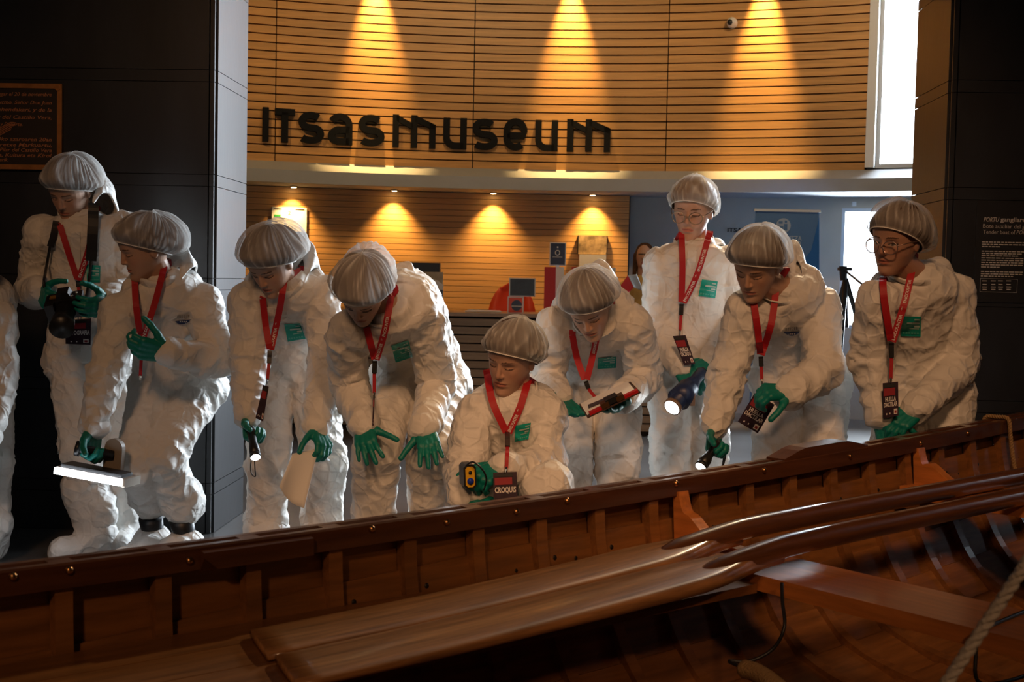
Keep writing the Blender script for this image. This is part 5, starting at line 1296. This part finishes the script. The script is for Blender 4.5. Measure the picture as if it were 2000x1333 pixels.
# yellow measuring torch
d5 = 4.28
c = at(918, 932, d5 - .40); t = thing('laser_meter', c - ZU * .05, 'yellow and black hand instrument with blue lens in a gloved fist', 'instrument')
fx_ = Vector((1, .25, .06)).normalized(); fz_ = (ZU - fx_ * fx_.z).normalized(); fn = fx_.cross(fz_)
def oct_(w, h, ch): return [(-w + ch, -h), (w - ch, -h), (w, -h + ch), (w, h - ch), (w - ch, h), (-w + ch, h), (-w, h - ch), (-w, -h + ch)]
MB().prism(oct_(.020, .038, .009), c, fx_, fz_, -.07).build('body', M_black, t)
MB().prism(oct_(.0145, .032, .007), c, fx_, fz_, .004).build('face', mat('yellow_plastic', (.75, .42, .02), .4), t)
MB().tube([c - fz_ * .013, c - fz_ * .013 + fn * .008], .0105, 14).build('lens', mat('blue_lens', (.02, .05, .45), .1), t, True)
MB().tube([c + fz_ * .014, c + fz_ * .014 + fn * .007], .0055, 12).build('sensor', M_black, t, True)
mbs = MB().tube(bez([at(905, 915, d5 - .38), at(922, 903, d5 - .42), at(940, 915, d5 - .43), at(950, 935, d5 - .41), at(945, 958, d5 - .38)], 6), .003, 6); mbs.build('strap', M_black, t, True)
# papers held by the torch bearer
P = PP['P3']
def sheet(name, quad, ds, label, cat, m, bend=.04, parent=None):
    TL, TR, BR, BL = [at(q[0], q[1], d_) for q, d_ in zip(quad, ds)]; VV = []; n = 8
    nn = (TR - TL).cross(BL - TL).normalized()
    for i in range(n + 1):
        for j in range(n + 1): VV.append(TL.lerp(TR, j / n).lerp(BL.lerp(BR, j / n), i / n) + nn * bend * math.sin(math.pi * j / n) * (i / n))
    o = MB().add(VV, [(i * (n + 1) + j, (i + 1) * (n + 1) + j, (i + 1) * (n + 1) + j + 1, i * (n + 1) + j + 1) for i in range(n) for j in range(n)]).build(name, m, parent, True)
    so = o.modifiers.new('t', 'SOLIDIFY'); so.thickness = .0012
    if label: tag(o, label, cat)
    return o
sheet('paper_sheet', [(571, 888), (622, 878), (594, 993), (546, 951)], [4.50, 4.55, 4.42, 4.40], 'white paper sheet curling down from a gloved hand, front one', 'paper', M_paper, .03)
sheet('paper_sheet', [(570, 887), (620, 876), (645, 900), (595, 900)], [4.54, 4.58, 4.62, 4.52], 'folded back flap of paper behind the curling sheet', 'paper', M_paper, .01)
sheet('paper_scrap', [(252, 655), (268, 650), (272, 664), (254, 668)], [4.66, 4.66, 4.66, 4.66], 'small white paper scrap between gloved fingers and lanyard', 'paper', M_paper, .004)
# clipboard
d6 = 4.85 - .40
TL, TR, BR, BL = at(1132, 792, d6 + .10), at(1232, 748, d6 + .12), at(1252, 768, d6 - .06), at(1148, 818, d6 - .08)
t = thing('clipboard', (TL + BR) / 2, 'clipboard with white sheet and red edged clamp held in two gloved hands', 'clipboard')
mb = MB(); card(mb, BL, BR, TR, TL, .005); mb.build('board', mat('board_brown', (.06, .03, .02), .5), t)
ub = (BR - BL).normalized(); vb = (TL - BL).normalized(); nb_ = ub.cross(vb).normalized()
nb_ = nb_ if nb_.z > 0 else -nb_
W6 = (BR - BL).length; H6 = (TL - BL).length
def cb(u, v, h): return BL + ub * u * W6 + vb * v * H6 + nb_ * h
mb = MB(); card(mb, cb(.02, .12, .004), cb(.94, .12, .004), cb(.94, .97, .004), cb(.02, .97, .004), .002); mb.build('sheet', M_paper, t)
for u0, u1 in ((.06, .30), (.70, .97)):
    mb = MB(); mb.box(cb((u0 + u1) / 2, .07, .010), (W6 * (u1 - u0), .022, .010), (ub, vb, nb_)); mb.build('red_bar', mat('red_plastic', (.45, .01, .015), .4), t)
M_bz = mat('bronze_clamp', (.16, .08, .03), .35, .7)
MB().box(cb(.36, .08, .016), (W6 * .14, .034, .018), (ub, vb, nb_)).build('clamp', M_bz, t)
MB().box(cb(.64, .08, .016), (W6 * .14, .034, .018), (ub, vb, nb_)).build('clamp', M_bz, t)
MB().box(cb(.50, .12, .020), (W6 * .22, .045, .020), (ub, vb, nb_)).build('clamp_body', M_black, t)
mb = MB(); card(mb, cb(.10, .42, .008), cb(.55, .34, .008), cb(.52, .52, .008), cb(.12, .62, .008), .002); mb.build('dark_note', mat('dark_note', (.06, .05, .06), .5), t)
# ================================================================= WOMAN BEHIND THE COUNTER
db = 11.0
b0 = at(1262, 520, db)
t = thing('person', (b0.x, db, 0), 'person with long brown hair and a yellow top standing behind the counter', 'person')
Hc = at(1258, 502, db); mb = MB()
mb.ell(Hc, (.072, .088, .108), None, 20, 14); mb.cap(Hc - ZU * .07, Hc - ZU * .2, .05, .055); mb.ell(Hc - ZU * .012 + Vector((-.02, -.088, 0)), (.012, .018, .018)); mb.ell(Hc - ZU * .06 + Vector((-.01, -.02, 0)), (.05, .06, .05))
V, Nn, Fc = remesh(mb, .006, 3); L = V - npv(Hc); C = np.tile(npv((.42, .24, .17)), (len(V), 1)); m_ = (np.abs(L[:, 2] - .02) < .006) & (L[:, 1] < -.05); C[m_] = (.05, .03, .02); m_ = (np.abs(L[:, 2] + .055) < .008) & (np.abs(L[:, 0] + .01) < .022) & (L[:, 1] < -.05); C[m_] = (.3, .09, .08)
build_np(V, Fc, 'body', M_skin, t, None, C)
mb = MB(); mb.ell(Hc + Vector((.008, .028, .022)), (.085, .088, .105)); mb.cap(Hc + Vector((-.070, .01, .01)), Hc + Vector((-.085, 0, -.20)), .026, .018); mb.cap(Hc + Vector((.07, .02, 0)), Hc + Vector((.08, 0, -.24)), .035, .022); mb.cap(Hc + Vector((0, .06, 0)), Hc + Vector((0, .07, -.2)), .06, .05)
V, Nn, Fc = remesh(mb, .008, 3); V += Nn * (.004 * pn(V * np.array([60, 60, 8])))[:, None]; build_np(V, Fc, 'hair', M_hair, t)
mb = MB(); S0 = Hc - ZU * .24
mb.cap(S0 - Vector((.13, 0, .02)), S0 + Vector((.13, 0, -.02)), .065, .065); mb.cap(S0 - ZU * .05, S0 - ZU * .46, .14, .13); mb.cap(S0 - ZU * .45, S0 - ZU * .55, .15, .14)
for sg in (-1, 1): mb.cap(S0 + Vector((sg * .17, 0, -.03)), S0 + Vector((sg * .21, -.03, -.28)), .055, .048); mb.cap(S0 + Vector((sg * .21, -.03, -.28)), S0 + Vector((sg * .10, -.24, -.30)), .046, .036)
V, Nn, Fc = remesh(mb, .012, 4); V += Nn * (.008 * pn(V * 12))[:, None]; build_np(V, Fc, 'top', mat('yellow_cloth', (.42, .28, .09), .8), t)
mb = MB()
for sg in (-1, 1): mb.cap(S0 + Vector((sg * .08, 0, -.55)), (S0.x + sg * .09, S0.y, .08), .09, .06)
mb.cap(S0 + Vector((-.06, 0, -.55)), S0 + Vector((.06, 0, -.55)), .12, .12)
V, Nn, Fc = remesh(mb, .015, 3); build_np(V, Fc, 'trousers', mat('navy_cloth', (.02, .03, .06), .8), t)
for sg in (-1, 1):
    g = Vector((S0.x + sg * .09, S0.y, 0)); V, Nn, Fc = remesh(MB().cap(g + Vector((0, .04, .045)), g + Vector((0, -.13, .04)), .045, .038), .008, 2); build_np(V, Fc, 'shoe', M_black, t)
    w0 = S0 + Vector((sg * .10, -.24, -.30)); V, Nn, Fc = remesh(hand_mb(w0, Vector((-sg * .5, -.6, .1)), (-sg, 0, .3), (0, 0, 1), (30, 40, 30), cuff=.02, scale=.95), .0045, 2)
    o = build_np(V, Fc, 'hand', M_skin, t, None, np.tile(npv((.42, .24, .17)), (len(V), 1)))
sheet('brochure', [(1212, 558), (1226, 538), (1238, 562), (1226, 574)], [db - .5] * 4, 'open red brochure held behind the counter', 'brochure', M_redp, .01)
sheet('brochure', [(1226, 538), (1244, 536), (1256, 568), (1238, 562)], [db - .5, db - .47, db - .47, db - .5], 'grey brochure cover held behind the counter', 'brochure', mat('grey_card', (.3, .33, .36), .6), .01)
